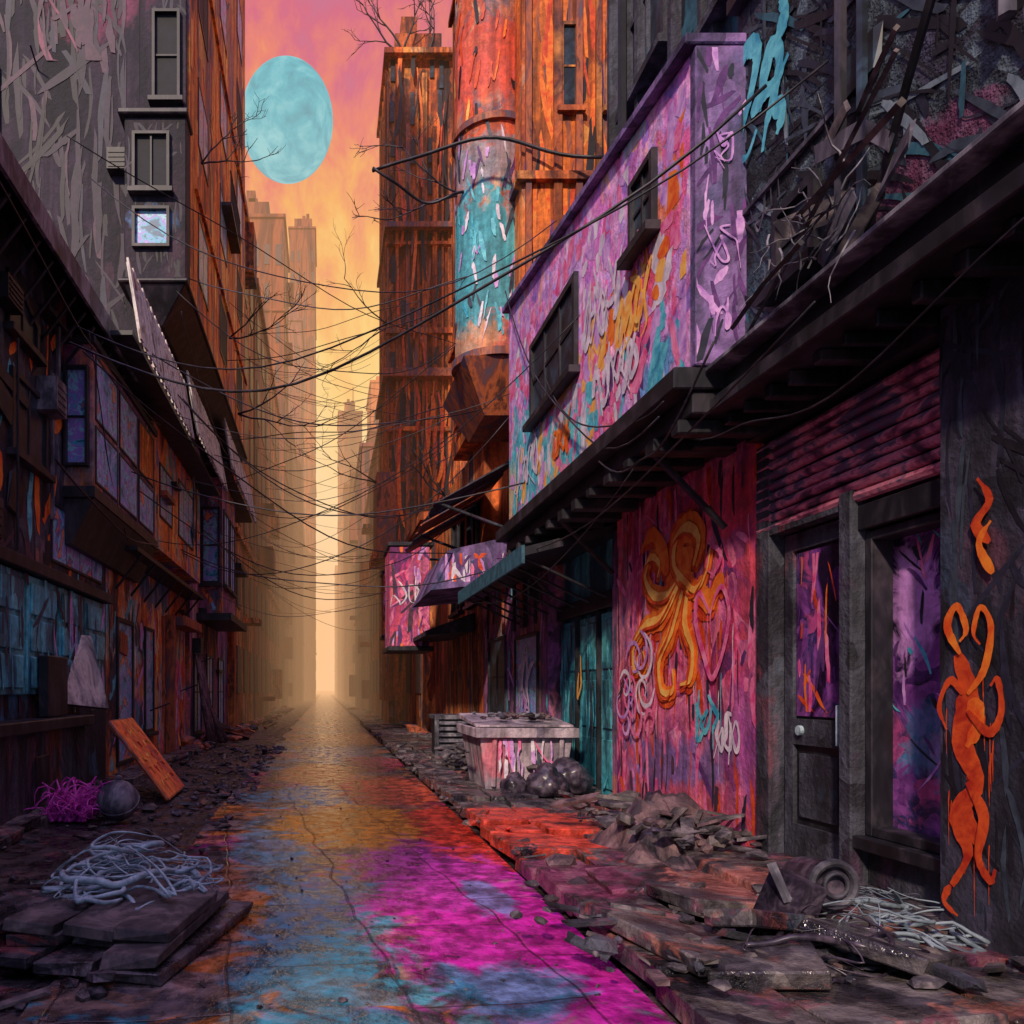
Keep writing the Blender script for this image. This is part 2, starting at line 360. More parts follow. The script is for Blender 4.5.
def tag(mb, p, sg, a, z, s, n, m, axis='x', w=None, dirn=-1):
    w = w or s*.16
    for i in range(n):
        cx = a+dirn*i*s*.5+R.uniform(-.06,.06)*s; cz = z+R.uniform(-.12,.12)*s; pts = []
        ph = R.uniform(0,6.28); tw = R.choice((-1,1)); kk = R.randint(4,6)
        pts.append((cx+R.uniform(-.5,.5)*s, cz+R.uniform(.5,.9)*s))
        for j in range(kk):
            an = ph+tw*j*R.uniform(.8,1.4); rr = s*R.uniform(.15,.45)
            pts.append((cx+rr*math.cos(an)*.8, cz+rr*math.sin(an)*1.5))
        pts.append((cx+R.uniform(-.5,.5)*s, cz-R.uniform(.3,.9)*s))
        mb.ribbon(p, sg, pts, w*R.uniform(.7,1.2), m, axis, off=.012+.002*(i%3))

# ------------------------------------------------------------------ ground, road, pavement
g = MB(); g.add([(-900,-60,-.012),(900,-60,-.012),(900,1500,-.012),(-900,1500,-.012)], [(0,1,2,3)])
g.build('ground', [M_dirt])
rd = MB()
nx, ny = 30, 160
ys = [-12+ (312)*(j/ny)**2.2 for j in range(ny+1)]
vs = []; fs = []
for j, y in enumerate(ys):
    for i in range(nx+1):
        x = -1.15+(2.62)*i/nx
        if i == 0: x += .22*mnoise.noise(Vector((0,y*.9,3)))-.1
        z = .004+.014*(mnoise.noise(Vector((x*1.6,y*1.6,0)))+.3) if 0 < i < nx else .0
        vs.append((x,y,max(z,.003)))
for j in range(ny):
    for i in range(nx): a = j*(nx+1)+i; fs.append((a,a+1,a+nx+2,a+nx+1))
rd.add(vs, fs); rd.build('road', [M_road], smooth=True)

pv = MB(); pv.box(1.62, 3.6, -12, 120, -.01, .07, 0)
y = 3.0
while y < 34:
    L = R.uniform(.45,.95)
    x = 1.46
    for wdt in (R.uniform(.45,.6), R.uniform(.55,.75), .8):
        if R.random() < .93 or y > 8:
            tx = R.uniform(-.045,.045); ty = R.uniform(-.05,.05)
            if y < 7 and x > 1.9: tx *= 1.6; ty *= 1.6
            pv.ob((x+wdt/2, y+L/2, .085+R.uniform(-.015,.035)), (wdt-.03, L-.035, .11), (tx,ty,R.uniform(-.05,.05)), 0, .05)
        x += wdt
    y += L
pv.build('pavement', [M_slab], bevel=.008)
pl = MB(); pl.box(-6, -3.1, -12, 120, -.01, .05, 0)
for yy in range(60):
    y = 3+yy*.7
    pl.ob((-3.05+R.uniform(-.1,.1), y, .05), (.35, .6, .12), (R.uniform(-.1,.1),R.uniform(-.1,.1),R.uniform(-.2,.2)), 0, .15)
pl.build('kerb', [M_slab], bevel=.008)

def scatter(name, n, fx, r0, r1, mats, planks=.25):
    mb = MB()
    for _ in range(n):
        x, y, z = fx(); r = R.uniform(r0, r1)*(1 if R.random()<.85 else 1.8)
        if R.random() < planks:
            mb.ob((x,y,z+r*.4), (r*R.uniform(2,5), r*R.uniform(.6,1.2), r*.35), (R.uniform(-.4,.4),R.uniform(-.4,.4),R.uniform(0,3.1)), R.randrange(len(mats)), .2)
        else: mb.rock((x,y,z+r*.3), r, R.randrange(len(mats)))
    return mb.build(name, mats)
scatter('rubble', 700, lambda: (-1.0-abs(R.gauss(0,1))*1.0, R.uniform(3.2,20), 0), .012, .06, [M_rub,M_wood,M_slab])
scatter('rubble', 460, lambda: (1.35+R.random()*.35 if R.random()<.3 else 3.15-abs(R.gauss(0,.35)), R.uniform(3.2,24), .12), .015, .07, [M_rub,M_cloth,M_slab])
scatter('rubble', 260, lambda: (2.65+R.gauss(0,.28), 12.6+R.gauss(0,1.0), .12+R.random()*.3), .04, .13, [M_rub,M_wood])
scatter('rubble', 340, lambda: (2.4+R.gauss(0,.5), 4.0+R.gauss(0,.35), .12+R.random()*.08), .012, .06, [M_rub,M_conc,M_wood], .4)
scatter('rubble', 400, lambda: ((-2.9+R.gauss(0,.3)) if R.random()<.5 else 2.8+R.gauss(0,.3), R.uniform(18,60), .05), .05, .2, [M_rub,M_rust])
scatter('pebbles', 420, lambda: (R.uniform(-1.1,1.5), 3+R.random()**1.5*18, .01), .004, .013, [M_rub,M_slab], .1)

# ------------------------------------------------------------------ RIGHT shop building (near)
b = emp('shop_building')
w = MB()
w.box(3.27, 9, 8.96-2.97, 8.96, 0, 3.35, 0)
w.build('mural_wall', [M_pinkwall], b)
w = MB()
w.box(3.45, 9, 4.12, 5.985, 0, 3.36, 0)
w.box(3.22, 3.44, 5.80, 5.98, .1, 3.2, 0)
w.box(3.20, 3.44, 4.87, 4.99, .1, 2.62, 0)
w.box(2.95, 9, -3, 1.49, 0, 3.36, 0)
w.box(3.16, 9, 1.5, 4.118, 0, 3.36, 1)
w.build('wall', [M_conc, M_pier], b, bevel=.01)
w = MB()
w.box(2.62, 3.9, 4.0, 6.05, .02, .22, 0); w.box(2.4, 2.618, 4.3, 5.9, .02, .15, 0)
w.build('door_step', [M_slab], b, bevel=.015)
w = MB()
y0, y1 = 5.02, 5.76
w.box(3.34, 3.45, y0, y1, .22, 2.5, 0)
w.box(3.31, 3.34, y0, y0+.1, .22, 2.5, 1); w.box(3.31, 3.34, y1-.1, y1, .22, 2.5, 1)
w.box(3.31, 3.34, y0+.1, y1-.1, 2.38, 2.5, 1); w.box(3.31, 3.34, y0+.1, y1-.1, .22, .46, 1); w.box(3.31, 3.34, y0+.1, y1-.1, 1.02, 1.2, 1)
w.box(3.325, 3.34, y0+.12, y1-.12, 1.22, 2.36, 2)
w.box(3.318, 3.34, y0+.16, y1-.16, .52, .96, 1)
w.tube([(3.30,y0+.05,1.3),(3.25,y0+.05,1.3),(3.25,y0+.05,1.05),(3.30,y0+.05,1.05)], .014, 3)
w.tube([(3.31,y1-.2,1.12),(3.285,y1-.2,1.12)], .035, 3, n=12)
w.box(3.22, 3.449, 4.992, 5.80, 2.52, 2.60, 1)
w.build('door', [M_black, M_conc, M_glassP, M_pale], b, bevel=.006)
w = MB()
w.dabs(3.325, -1, 5.16, 5.62, 1.25, 2.33, 22, (1,4,7,5,5,10), L=(.1,.5), W=(.01,.04))
w.build('door_paint_dabs', SP, b)
w = MB()
w.win('x', 3.42, -1, 4.14, 4.86, .52, 2.36, 0, 1, 1, 1, t=.06, d=.14)
w.box(3.30, 3.44, 4.15, 4.86, .22, .43, 2)
w.box(3.24, 3.44, 4.125, 4.868, 2.37, 2.52, 0)
w.build('shop_window', [M_black, M_glassP, M_conc], b, bevel=.006)
w = MB(); w.dabs(3.408, -1, 4.2, 4.8, .6, 2.3, 30, (1,3,5,6,5,8,10), L=(.05,.3), W=(.008,.03), vert=.2)
w.build('window_paint_dabs', SP, b)
w = MB()
for i in range(9):
    z = 2.54+i*.075
    w.tube([(3.25,5.97,z+.035),(3.25+R.uniform(-.006,.006),5.1,z+.035+R.uniform(-.006,.006)),(3.25,4.13,z+.035)], .034, 0, n=8)
w.box(3.28, 3.44, 4.13, 5.97, 2.525, 3.24, 1)
w.box(3.14, 3.44, 4.128, 5.972, 3.242, 3.36, 1)
w.build('roller_shutter', [M_shut, M_black], b)
w = MB()
w.box(2.72, 3.6, -2, 6.6, 3.362, 3.46, 0); w.box(2.80, 3.6, -2, 6.6, 3.462, 3.62, 0); w.box(2.66, 3.5, 2.0, 5.6, 3.622, 3.66, 1)
for i in range(18): w.box(2.84, 3.15, 2.0+i*.26+R.uniform(-.04,.04), 2.06+i*.26, 3.27+R.uniform(-.01,.02), 3.36, 0)
w.build('cornice', [M_black, M_trim], b, bevel=.008)
w = MB()
w.box(2.95, 9, -3, 5.72, 3.662, 13, 0)
w.build('upper_wall', [M_concR], b)
w = MB()
w.box(3.3, 9, 5.722, 9.2, 5.5, 14, 0)
w.win('x', 3.3, -1, 6.1, 6.9, 7.0, 8.9, 1, 2, 2, 3); w.win('x', 3.3, -1, 7.6, 8.6, 7.6, 10.2, 1, 2, 2, 3)
for i in range(5): w.box(3.2, 3.3, 5.8+i*.8, 5.88+i*.8, 6.2, 13.5, 1)
w.dabs(3.3, -1, 5.8, 9.2, 6.2, 11, 110, (3,4,5,5,6,6), L=(.3,1.2), W=(.04,.14))
w.build('set_back_storeys', [M_tealg, M_conc, M_glass, M_tealsp, M_orsp, M_slate, M_blacksp], b)
w = MB()
clutter(w, 2.95, -1, 3.2, 4.6, 3.8, 7, 7, 0, mlist=(0,1,2))
w.win('x', 2.95, -1, 4.75, 5.2, 4.0, 4.5, 0, 2, 1, 2, d=.05); w.box(2.92,2.949,4.6,5.7,4.72,4.75,1); w.box(2.86,2.949,3.2,5.7,6.2,6.3,0)
w.build('wall_fixtures', [M_black, M_trim, M_glass], b)
w = MB(); w.dabs(2.95, -1, 3.2, 5.68, 3.7, 8, 420, (0,0,0,1,1,5,4,0,2), L=(.15,.8), W=(.008,.055), off=.003, ang=(.1,1.2), vert=.15)
w.build('wall_paint_dabs', [M_blacksp, M_slate, M_palegrey, M_plumsp, M_tealg, M_navy], b)
w = MB()
X = 3.27
w.dabs(X, -1, 6.0, 8.95, .25, 3.3, 150, (1,5,11,7,10,7,1), L=(.12,.6), W=(.015,.07), vert=.8)
oct_ = [
 [(7.05,2.50),(6.95,2.72),(7.15,2.86),(7.40,2.78),(7.42,2.55),(7.2,2.38),(7.0,2.28),(6.8,2.40),(6.72,2.6)],
 [(7.30,2.45),(7.55,2.30),(7.9,2.34),(8.1,2.55),(7.95,2.72),(7.75,2.62),(7.8,2.5)],
 [(7.35,2.35),(7.7,2.1),(8.1,2.05),(8.4,1.85),(8.35,1.6),(8.1,1.65),(8.15,1.8)],
 [(7.25,2.3),(7.5,1.95),(7.75,1.7),(7.7,1.4),(7.45,1.4),(7.45,1.6)],
 [(7.15,2.3),(7.2,2.0),(7.05,1.75),(7.1,1.5),(7.3,1.45)],
 [(7.0,2.3),(6.75,2.15),(6.6,2.3),(6.5,2.2)],
 [(7.6,2.5),(7.75,2.8),(7.95,2.95),(8.2,2.85)],
 [(7.5,2.45),(7.25,2.6),(7.0,2.55)], [(7.6,2.35),(7.3,2.45),(7.05,2.4)]]
for i, s_ in enumerate(oct_): w.ribbon(X, -1, [(a+.05,z-.04) for a,z in s_], .36 if i in (0,7,8) else .27, 7, off=.006+.0008*i)
for i, s_ in enumerate(oct_): w.ribbon(X, -1, s_, .26 if i in (0,7,8) else .2, 4, off=.015+.0010*i)
for i, s_ in enumerate(oct_[:5]): w.ribbon(X, -1, s_, .09, 2, off=.027+.001*i)
for i, s_ in enumerate(oct_[:5]): w.ribbon(X, -1, [(a+.06,z-.05) for a,z in s_], .03, 7, off=.033+.001*i)
for i in range(13):
    cy = 7.9+R.uniform(-.3,.8); cz = 1.4+R.uniform(-.4,.45); r0 = R.uniform(.12,.28); a = R.uniform(0,6)
    w.ribbon(X, -1, [(cy+r0*(1-.1*j)*math.cos(a+j*.8), cz+r0*(1-.1*j)*math.sin(a+j*.8)) for j in range(8)], .045, R.choice((0,1,6)), off=.038+.001*i)
w.ribbon(X, -1, [(6.75,2.05),(6.95,2.25),(7.0,2.0),(6.85,1.7),(6.7,1.5),(6.5,1.75),(6.42,2.05),(6.55,2.25),(6.72,2.05),(6.7,1.8)], .07, 1, off=.024)
w.ribbon(X, -1, [(6.7,2.35),(6.55,2.5),(6.7,2.6),(6.8,2.45),(6.65,2.35)], .05, 1, off=.028)
tag(w, X, -1, 7.0, 1.15, .3, 3, 3, w=.06); tag(w, X, -1, 6.6, 1.05, .26, 3, 0, w=.05)
for i in range(30):
    a = R.uniform(6.1,8.8); z = R.uniform(1.2,2.8); w.ribbon(X, -1, [(a,z),(a+.01,z-.2),(a,z-R.uniform(.3,.9))], .014, R.choice((0,4,1,3,7)), off=.012)
w.build('octopus_graffiti', SP, b)
w = MB(); X = 3.16
for i, (s_, ww) in enumerate([
 ([(3.99,1.58),(3.92,1.38),(3.96,1.15),(3.87,.95),(3.99,.78),(3.92,.6),(4.02,.42)], .13),
 ([(3.90,1.36),(3.86,1.24),(3.93,1.12)], .10), ([(3.99,.85),(3.9,.75),(3.86,.62)], .09),
 ([(3.95,1.38),(4.03,1.45),(4.10,1.32),(4.05,1.2)], .04),([(3.92,1.38),(3.82,1.5),(3.78,1.7),(3.84,1.8),(3.88,1.68),(3.84,1.62)], .04),
 ([(3.92,1.3),(3.79,1.2),(3.72,1.3),(3.74,1.45),(3.78,1.42)], .045),
 ([(3.92,.95),(3.82,.8),(3.85,.6),(3.78,.5),(3.75,.56)], .06),
 ([(3.96,1.58),(4.04,1.72),(3.98,1.82),(3.92,1.7),(3.96,1.64)], .05),
 ([(4.02,.42),(4.06,.33),(3.97,.28)], .04),
 ([(3.78,2.1),(3.86,2.2),(3.78,2.3),(3.85,2.42)], .06),([(3.76,1.95),(3.84,2.1),(3.77,2.2)], .05)]):
    w.ribbon(X, -1, s_, ww, i%3==1 and 1 or 0, off=.006+.0015*i)
for i in range(16):
    a = R.uniform(3.76,4.06); z = R.uniform(.5,1.7); w.ribbon(X, -1, [(a,z),(a+.003,z-.08),(a,z-R.uniform(.1,.35))], .008, 0, off=.005)
w.dabs(X,-1,3.4,4.11,.25,3.3,90,(2,3,2,3,4),L=(.15,.6),W=(.008,.035),off=.0012)
w.build('figure_graffiti', [M_redsp, M_orsp, M_blacksp, M_navy, M_slate], b)
w = MB(); X = 2.95
for i, s_ in enumerate([
 [(5.62,5.55),(5.7,5.75),(5.55,5.85),(5.42,5.72),(5.5,5.5),(5.62,5.35),(5.7,5.2),(5.55,5.1),(5.42,5.2)],
 [(5.4,5.3),(5.33,5.5),(5.25,5.62),(5.15,5.5),(5.2,5.3),(5.3,5.15),(5.35,5.0)],
 [(5.15,5.6),(5.1,5.75),(5.15,5.85)], [(5.5,5.35),(5.35,5.38),(5.2,5.35),(5.05,5.42)],
 [(5.22,5.22),(5.12,5.1),(5.18,5.0)]]): w.ribbon(X, -1, s_, .13, 0, off=.02+.001*i)
tag(w, X, -1, 5.4, 4.65, .2, 3, 1, w=.02)
w.build('teal_graffiti', [M_tealsp, M_trim], b)

sc = emp('broken_scaffold'); w = MB()
for (y0,z0,y1,z1,x0,x1) in [(5.5,3.75,3.5,4.2,2.85,2.5),(4.9,4.2,3.4,3.9,2.8,2.45),(4.4,4.5,3.5,4.3,2.9,2.5),(4.2,3.8,3.3,4.6,2.85,2.6),
                      (5.3,3.8,4.2,3.75,2.7,2.5)]:
    a = Vector((x0,y0,z0)); c = Vector((x1,y1,z1)); d = c-a
    w.tube([a, a+d*.5+Vector((0,0,R.uniform(-.04,.04))), c], R.uniform(.01,.022), R.randrange(2), n=4)
w.build('struts', [M_black, M_wood], sc)
w = MB()
for i in range(7):
    y = R.uniform(3.6,4.6); z = R.uniform(3.8,4.5); w.ob((2.78,y,z), (.015,R.uniform(.25,.5),R.uniform(.06,.16)), (R.uniform(-.9,.9),R.uniform(-.3,.3),R.uniform(-.3,.3)), R.randrange(2), .3)
w.build('boards', [M_trim, M_wood], sc)
w = MB()
for i in range(22):
    p = Vector((2.7,R.uniform(4.0,4.9),R.uniform(3.68,4.2))); pts = [p]
    d = Vector((R.uniform(-.3,.1),R.uniform(-1,1),R.uniform(-.6,1))).normalized()
    for j in range(7):
        d = (d+Vector((R.uniform(-.4,.4),R.uniform(-.6,.6),R.uniform(-.6,.6)))).normalized(); p = p+d*.055; pts.append(p)
    w.tube(pts, lambda t: .006*(1-t)+.0012, 0, n=5)
w.build('torn_sheathing', [M_trim], sc)

# ------------------------------------------------------------------ pink overhanging building
b = emp('mural_house'); w = MB()
lo = [(2.6,5.7,3.68),(6,5.7,3.68),(6,11.3,3.68),(2.6,11.3,3.68)]; hi = [(2.6,5.7,5.92),(6,5.7,5.92),(6,11.3,6.75),(2.6,11.3,6.75)]
w.hexa(lo, hi); w.build('body', [M_pinkbox], b)
w = MB()
w.box(2.595, 3.0, 5.60, 5.695, 3.68, 5.92, 0)
w.hexa([(2.52,5.59,5.925),(6,5.59,5.925),(6,11.4,6.76),(2.52,11.4,6.76)], [(2.52,5.59,6.0),(6,5.59,6.0),(6,11.4,6.84),(2.52,11.4,6.84)], 0)
w.box(2.45, 6, 5.62, 11.5, 3.52, 3.675, 1)
w.box(2.60, 6, 5.66, 11.45, 3.36, 3.518, 1)
for i in range(12): w.box(2.55, 3.2, 5.8+i*.48+R.uniform(-.08,.08), 5.9+i*.48, 3.26+R.uniform(-.02,.03), 3.358, 1)
w.build('trim', [M_violet, M_black], b, bevel=.01)
w = MB()
w.win('x', 2.6, -1, 8.2, 10.0, 4.72, 5.7, 0, 1, 3, 2, t=.08, d=.05); w.win('x', 2.6, -1, 6.25, 6.75, 5.05, 5.65, 0, 1, 2, 2, t=.06, d=.05)
w.build('windows', [M_black, M_glass], b, bevel=.005)
w = MB()
for (a0,a1,z0,z1,n,ms) in [(9.2,11.25,3.72,4.6,60,(3,3,3,6,2,0)),(7.6,9.6,3.72,4.6,50,(3,3,0,2,1)),(5.75,7.6,3.72,4.4,50,(1,1,3,6,0,5)),(5.75,8.1,4.4,5.0,60,(1,4,2,6,6,0)),
                        (6.85,8.1,5.0,5.9,35,(6,6,1,0)),(10.1,11.25,4.6,6.3,40,(6,6,0,1,3)),(8.1,10.1,5.8,6.15,20,(6,1)),(5.75,6.2,5.0,5.8,20,(6,1,4))]:
    w.dabs(2.6, -1, a0, a1, z0, z1, n, ms, L=(.1,.5), W=(.04,.2), vert=.3)
w.dabs(5.60, -1, 2.6, 2.99, 3.7, 5.90, 50, (5,6,10,5), L=(.1,.4), W=(.01,.05), axis='y')
tag(w, 2.6, -1, 7.9, 5.0, .42, 5, 0, w=.07); tag(w, 2.6, -1, 7.0, 4.6, .4, 4, 2, w=.08); tag(w, 2.6, -1, 7.6, 4.25, .35, 6, 0, w=.07)
tag(w, 2.6, -1, 10.8, 4.3, .5, 5, 0, w=.06); tag(w, 5.60, -1, 2.75, 5.2, .2, 2, 6, 'y', w=.02, dirn=.6); tag(w, 2.6, -1, 9.0, 4.15, .3, 4, 4, w=.07)
tag(w, 5.60, -1, 2.75, 4.5, .22, 2, 6, 'y', w=.02, dirn=.6); tag(w, 5.60, -1, 2.78, 4.0, .2, 1, 6, 'y', w=.02); tag(w, 2.6, -1, 6.8, 5.05, .3, 3, 1, w=.06)
w.build('graffiti', SP, b)
w = MB()
for y in (6.4, 8.9, 11.2): w.tube([(2.62,y,3.3),(3.2,y,2.7)], .03, 0)
w.tube([(2.62,7.05,6.1),(2.62,7.05,7.6),(2.9,7.05,8.2)], .04, 0)
w.build('braces', [M_black], b)

# ------------------------------------------------------------------ teal shop (Y 9-16)
b = emp('teal_shop'); w = MB()
w.box(3.5, 9, 8.965, 11.7, 0, 3.6, 0); w.box(3.27, 9, 11.702, 16.5, 0, 3.8, 1)
w.box(3.27, 3.499, 8.97, 9.1, 0, 3.2, 1)
w.build('walls', [M_teal, M_left3], b)
w = MB()
for i in range(3):
    y0 = 9.15+i*.85; w.box(3.43, 3.5, y0, y0+.78, .1, 2.35, 0)
    for k in range(3): w.box(3.41, 3.43, y0+.08, y0+.70, .2+k*.73, .8+k*.73, 0)
w.box(3.38, 3.5, 9.12, 11.69, 2.4, 2.6, 1)
w.box(3.38, 3.5, 9.94, 9.99, .1, 2.399, 1); w.box(3.38,3.5,10.79,10.84,.1,2.399,1)
w.win('x', 3.27, -1, 12.2, 13.7, .3, 2.3, 1, 2, 1, 1, d=.04)
w.win('x', 3.27, -1, 14.4, 15.9, .9, 2.4, 1, 3, 2, 2, d=.04)
w.build('doors_and_windows', [M_teal, M_black, M_glassT, M_glass], b, bevel=.01)
w = MB(); tag(w, 3.25, -1, 13.3, 1.5, .6, 3, 0, w=.1); tag(w, 3.25, -1, 13.4, 1.1, .4, 4, 6, w=.07); tag(w, 3.38, -1, 10.6, 1.5, .4, 1, 2, w=.05)
w.dabs(3.40, -1, 9.15, 11.6, .2, 2.3, 50, (3,3,9,10), L=(.2,.7), W=(.02,.06), vert=.9); w.dabs(3.27,-1,11.75,16.4,.2,3.6,100,(5,6,3,8,4,1,9),L=(.2,.7),W=(.03,.1))
w.build('graffiti', SP, b)
w = MB()
w.hexa([(2.3,9.2,2.95),(3.5,9.2,3.25),(3.5,13.6,3.25),(2.3,13.6,2.95)], [(2.3,9.2,3.05),(3.5,9.2,3.35),(3.5,13.6,3.35),(2.3,13.6,3.05)], 0)
w.box(2.26, 2.298, 9.2, 13.6, 2.86, 3.07, 1)
for i in range(8): w.tube([(2.35,9.4+i*.58,2.95),(3.3,9.4+i*.58,2.5)], .018, 0)
w.build('canopy', [M_black, M_tealg], b)
w = MB()
w.hexa([(1.85,14,3.15),(3.27,14,3.3),(3.27,17,3.3),(1.85,17,3.15)], [(2.15,14,3.85),(3.27,14,4.1),(3.27,17,4.1),(2.15,17,3.85)], 0)
for i in range(9):
    y0 = 13.6+i*.6; z = R.uniform(-.06,.06)
    w.hexa([(1.9+R.uniform(-.08,.08),y0,4.6+z),(3.3,y0,5.4+z),(3.3,y0+.56,5.4+z),(1.9+R.uniform(-.08,.08),y0+.56,4.6+z)], [(1.9,y0,4.65+z),(3.3,y0,5.45+z),(3.3,y0+.56,5.45+z),(1.9,y0+.56,4.65+z)], R.choice((1,2,1)))
w.tube([(1.95,13.7,4.6),(3.3,13.7,4.1)],.03,1); w.tube([(1.95,16.5,4.6),(3.3,16.5,4.1)],.03,1)
w.hexa([(2.2,17.5,2.6),(3.27,17.5,2.7),(3.27,21,2.7),(2.2,21,2.6)], [(2.2,17.5,2.7),(3.27,17.5,3.1),(3.27,21,3.1),(2.2,21,2.7)], 1)
w.build('awnings', [M_violet, M_conc, M_rust], b, bevel=.02)
w = MB(); w.dabs(14.0,-1,2.1,3.2,3.3,3.8,40,(0,1,5,6,7),L=(.1,.4),W=(.02,.07),axis='y'); w.build('awning_paint', SP, b)
w = MB(); clutter(w, 3.27, -1, 12, 16.3, 2.4, 3.7, 14, 0, mlist=(0,1)); w.build('fixtures', [M_black, M_rust], b)

# ------------------------------------------------------------------ corner tower with turret
b = emp('corner_tower'); w = MB()
w.box(2.95, 12, 12, 18.5, 6.7, 30, 0)
w.build('body', [M_orange], b)
w = MB(); w.box(3.3, 12, 16.6, 24, 0, 6.699, 0); w.box(3.6, 12, 11.75, 16.59, 3.81, 6.699, 0)
w.win('x', 3.6,-1,12.5,13.6,4.2,5.8,1,2,2,2); w.win('x',3.3,-1,17,18.2,3.3,5.6,1,2,2,2); w.win('x',3.3,-1,19,20.4,3.3,5.6,1,2,2,2); w.win('y',11.75,-1,3.8,4.6,4.4,5.8,1,2,2,2)
w.build('lower_body', [M_orange2, M_black, M_glass], b)
w = MB()
for i, x in enumerate((3.0,3.42,3.75,4.05,4.5,4.8,5.2,5.7,6.0)):
    w.box(x, x+R.uniform(.06,.14), 11.93, 12, 6.75+R.uniform(0,.6), 30-R.uniform(0,8), i%2)
for z in (9.0,16.8):
    w.box(2.85, 12, 11.88, 12.0, z, z+.12, 1); w.box(2.86, 2.95, 12, 18.6, z, z+.12, 1)
for z in (7.2,10.1,13.4):
    for x in (3.52, 4.2, 4.95, 5.8): w.win('y', 12, -1, x, x+.3, z, z+1.3, 1, 2, 1, 2, t=.05, d=.05)
    for y in (14.9,16.0,17.1): w.win('x', 2.95, -1, y, y+.6, z, z+1.2, 1, 2, 1, 2, t=.06, d=.04)
w.dabs(12,-1,2.96,5.5,6.8,14,200,(3,3,6,6,7,5,8),L=(.3,1.4),W=(.02,.08),axis='y',ang=(1.4,1.75))
w.build('facade_details', [M_rust, M_orange2, M_glass, M_orsp, M_yelsp, M_redsp, M_blacksp, M_plumsp, M_rust], b)
w = MB()
def cyl(mb, x, y, z0, z1, r, m=0, n=28): mb.tube([(x,y,z0),(x,y,z1)], r, m, n=n)
cyl(w, 2.72, 13.0, 6.7, 30, .60, 0)
w.build('turret', [M_turret], b)
w = MB()
cyl(w,2.72,13,10.25,10.33,.66,0); cyl(w,2.72,13,10.33,10.38,.63,0); cyl(w,2.72,13,14.4,14.6,.68,0); cyl(w,2.72,13,6.6,6.72,.66,0)
w.hexa([(2.55,12.8,5.8),(3.3,12.8,5.8),(3.3,14.2,5.8),(2.55,14.2,5.8)],[(2.15,12.4,6.59),(3.4,12.4,6.59),(3.4,14.6,6.59),(2.15,14.6,6.59)],1)
w.build('turret_bands', [M_rust, M_rust], b)
w = MB()
for q in range(150):
    th = R.uniform(math.pi*.9, math.pi*1.75); z = R.uniform(6.9,15); l = R.uniform(.12,.5); wd = R.uniform(.03,.09); vs = []; rr = .604+q*.00006
    m = R.choice((3,3,9,6,0)) if z < 9.4 else (R.choice((0,6,9,5)) if z < 10.3 else R.choice((4,7,4,2,8,7)))
    tl = R.uniform(-.5,.5)
    for j in range(6):
        f = j/5; t2 = th+tl*(f-.5)*l*1.2
        for e in (-1,1):
            t3 = t2+e*wd*R.uniform(.6,1)*math.sin(math.pi*(.1+.8*f))**.5/1.2; vs.append((2.72+rr*1.01*math.cos(t3),13+rr*1.01*math.sin(t3),z+l*(f-.5)+R.uniform(-.03,.03)))
    w.add(vs,[(2*j,2*j+1,2*j+3,2*j+2) for j in range(5)],m)
w.build('turret_graffiti', SP, b)

# ------------------------------------------------------------------ ribbed tower
b = emp('ribbed_tower'); w = MB()
w.box(2.4, 8, 30, 34, 0, 25.0, 0); w.box(2.65, 4.4, 30.2, 33, 25.0, 26.2, 0); w.box(2.9, 3.5, 30.4, 31, 26.2, 27.0, 0)
w.build('body', [M_orange2], b)
w = MB()
x = 2.32
while x < 5.2:
    wd = R.uniform(.06,.18); z0 = 1+R.uniform(0,8)*(R.random()<.3); w.box(x, x+wd, 29.8+R.uniform(0,.12), 30, z0, 25+R.uniform(-3,.5), R.choice((0,1,1))); x += wd+R.uniform(.12,.32)
for i in range(5): w.box(2.28, 2.4, 30.2+i*.8, 30.4+i*.8, 1, 24.8, 1)
z = 3
while z < 24:
    if R.random()<.45: w.box(2.28, 5+R.uniform(-1,1), 29.76, 29.99, z, z+R.uniform(.08,.2), 1)
    for i in range(7):
        if R.random()<.6: xx = 2.46+i*.36+R.uniform(-.04,.04); w.box(xx, xx+.16, 29.94, 29.985, z+.3+R.uniform(-.2,.2), z+1.2+R.uniform(-.2,.4), 2)
    z += R.uniform(1.4,2.0)
w.box(2.2, 8, 29.6, 34.2, 25.002, 25.2, 1); w.box(2.15,5,29.5,34.3,13.0,13.3,0); w.box(2.2,5,29.5,34,18.5,18.7,0)
w.box(1.9,2.6,29.3,31.5,6.5,9.4,0); w.box(1.75,2.9,29.1,31.8,6.2,6.5,1)
w.dabs(29.75,-1,2.35,5.2,2,25,110,(3,5,5,6,0),L=(.6,3.0),W=(.05,.14),axis='y',ang=(1.5,1.65))
w.build('ribs_and_ledges', [M_rust, M_orange, M_glass, M_orsp, M_yelsp, M_blacksp, M_redsp], b)

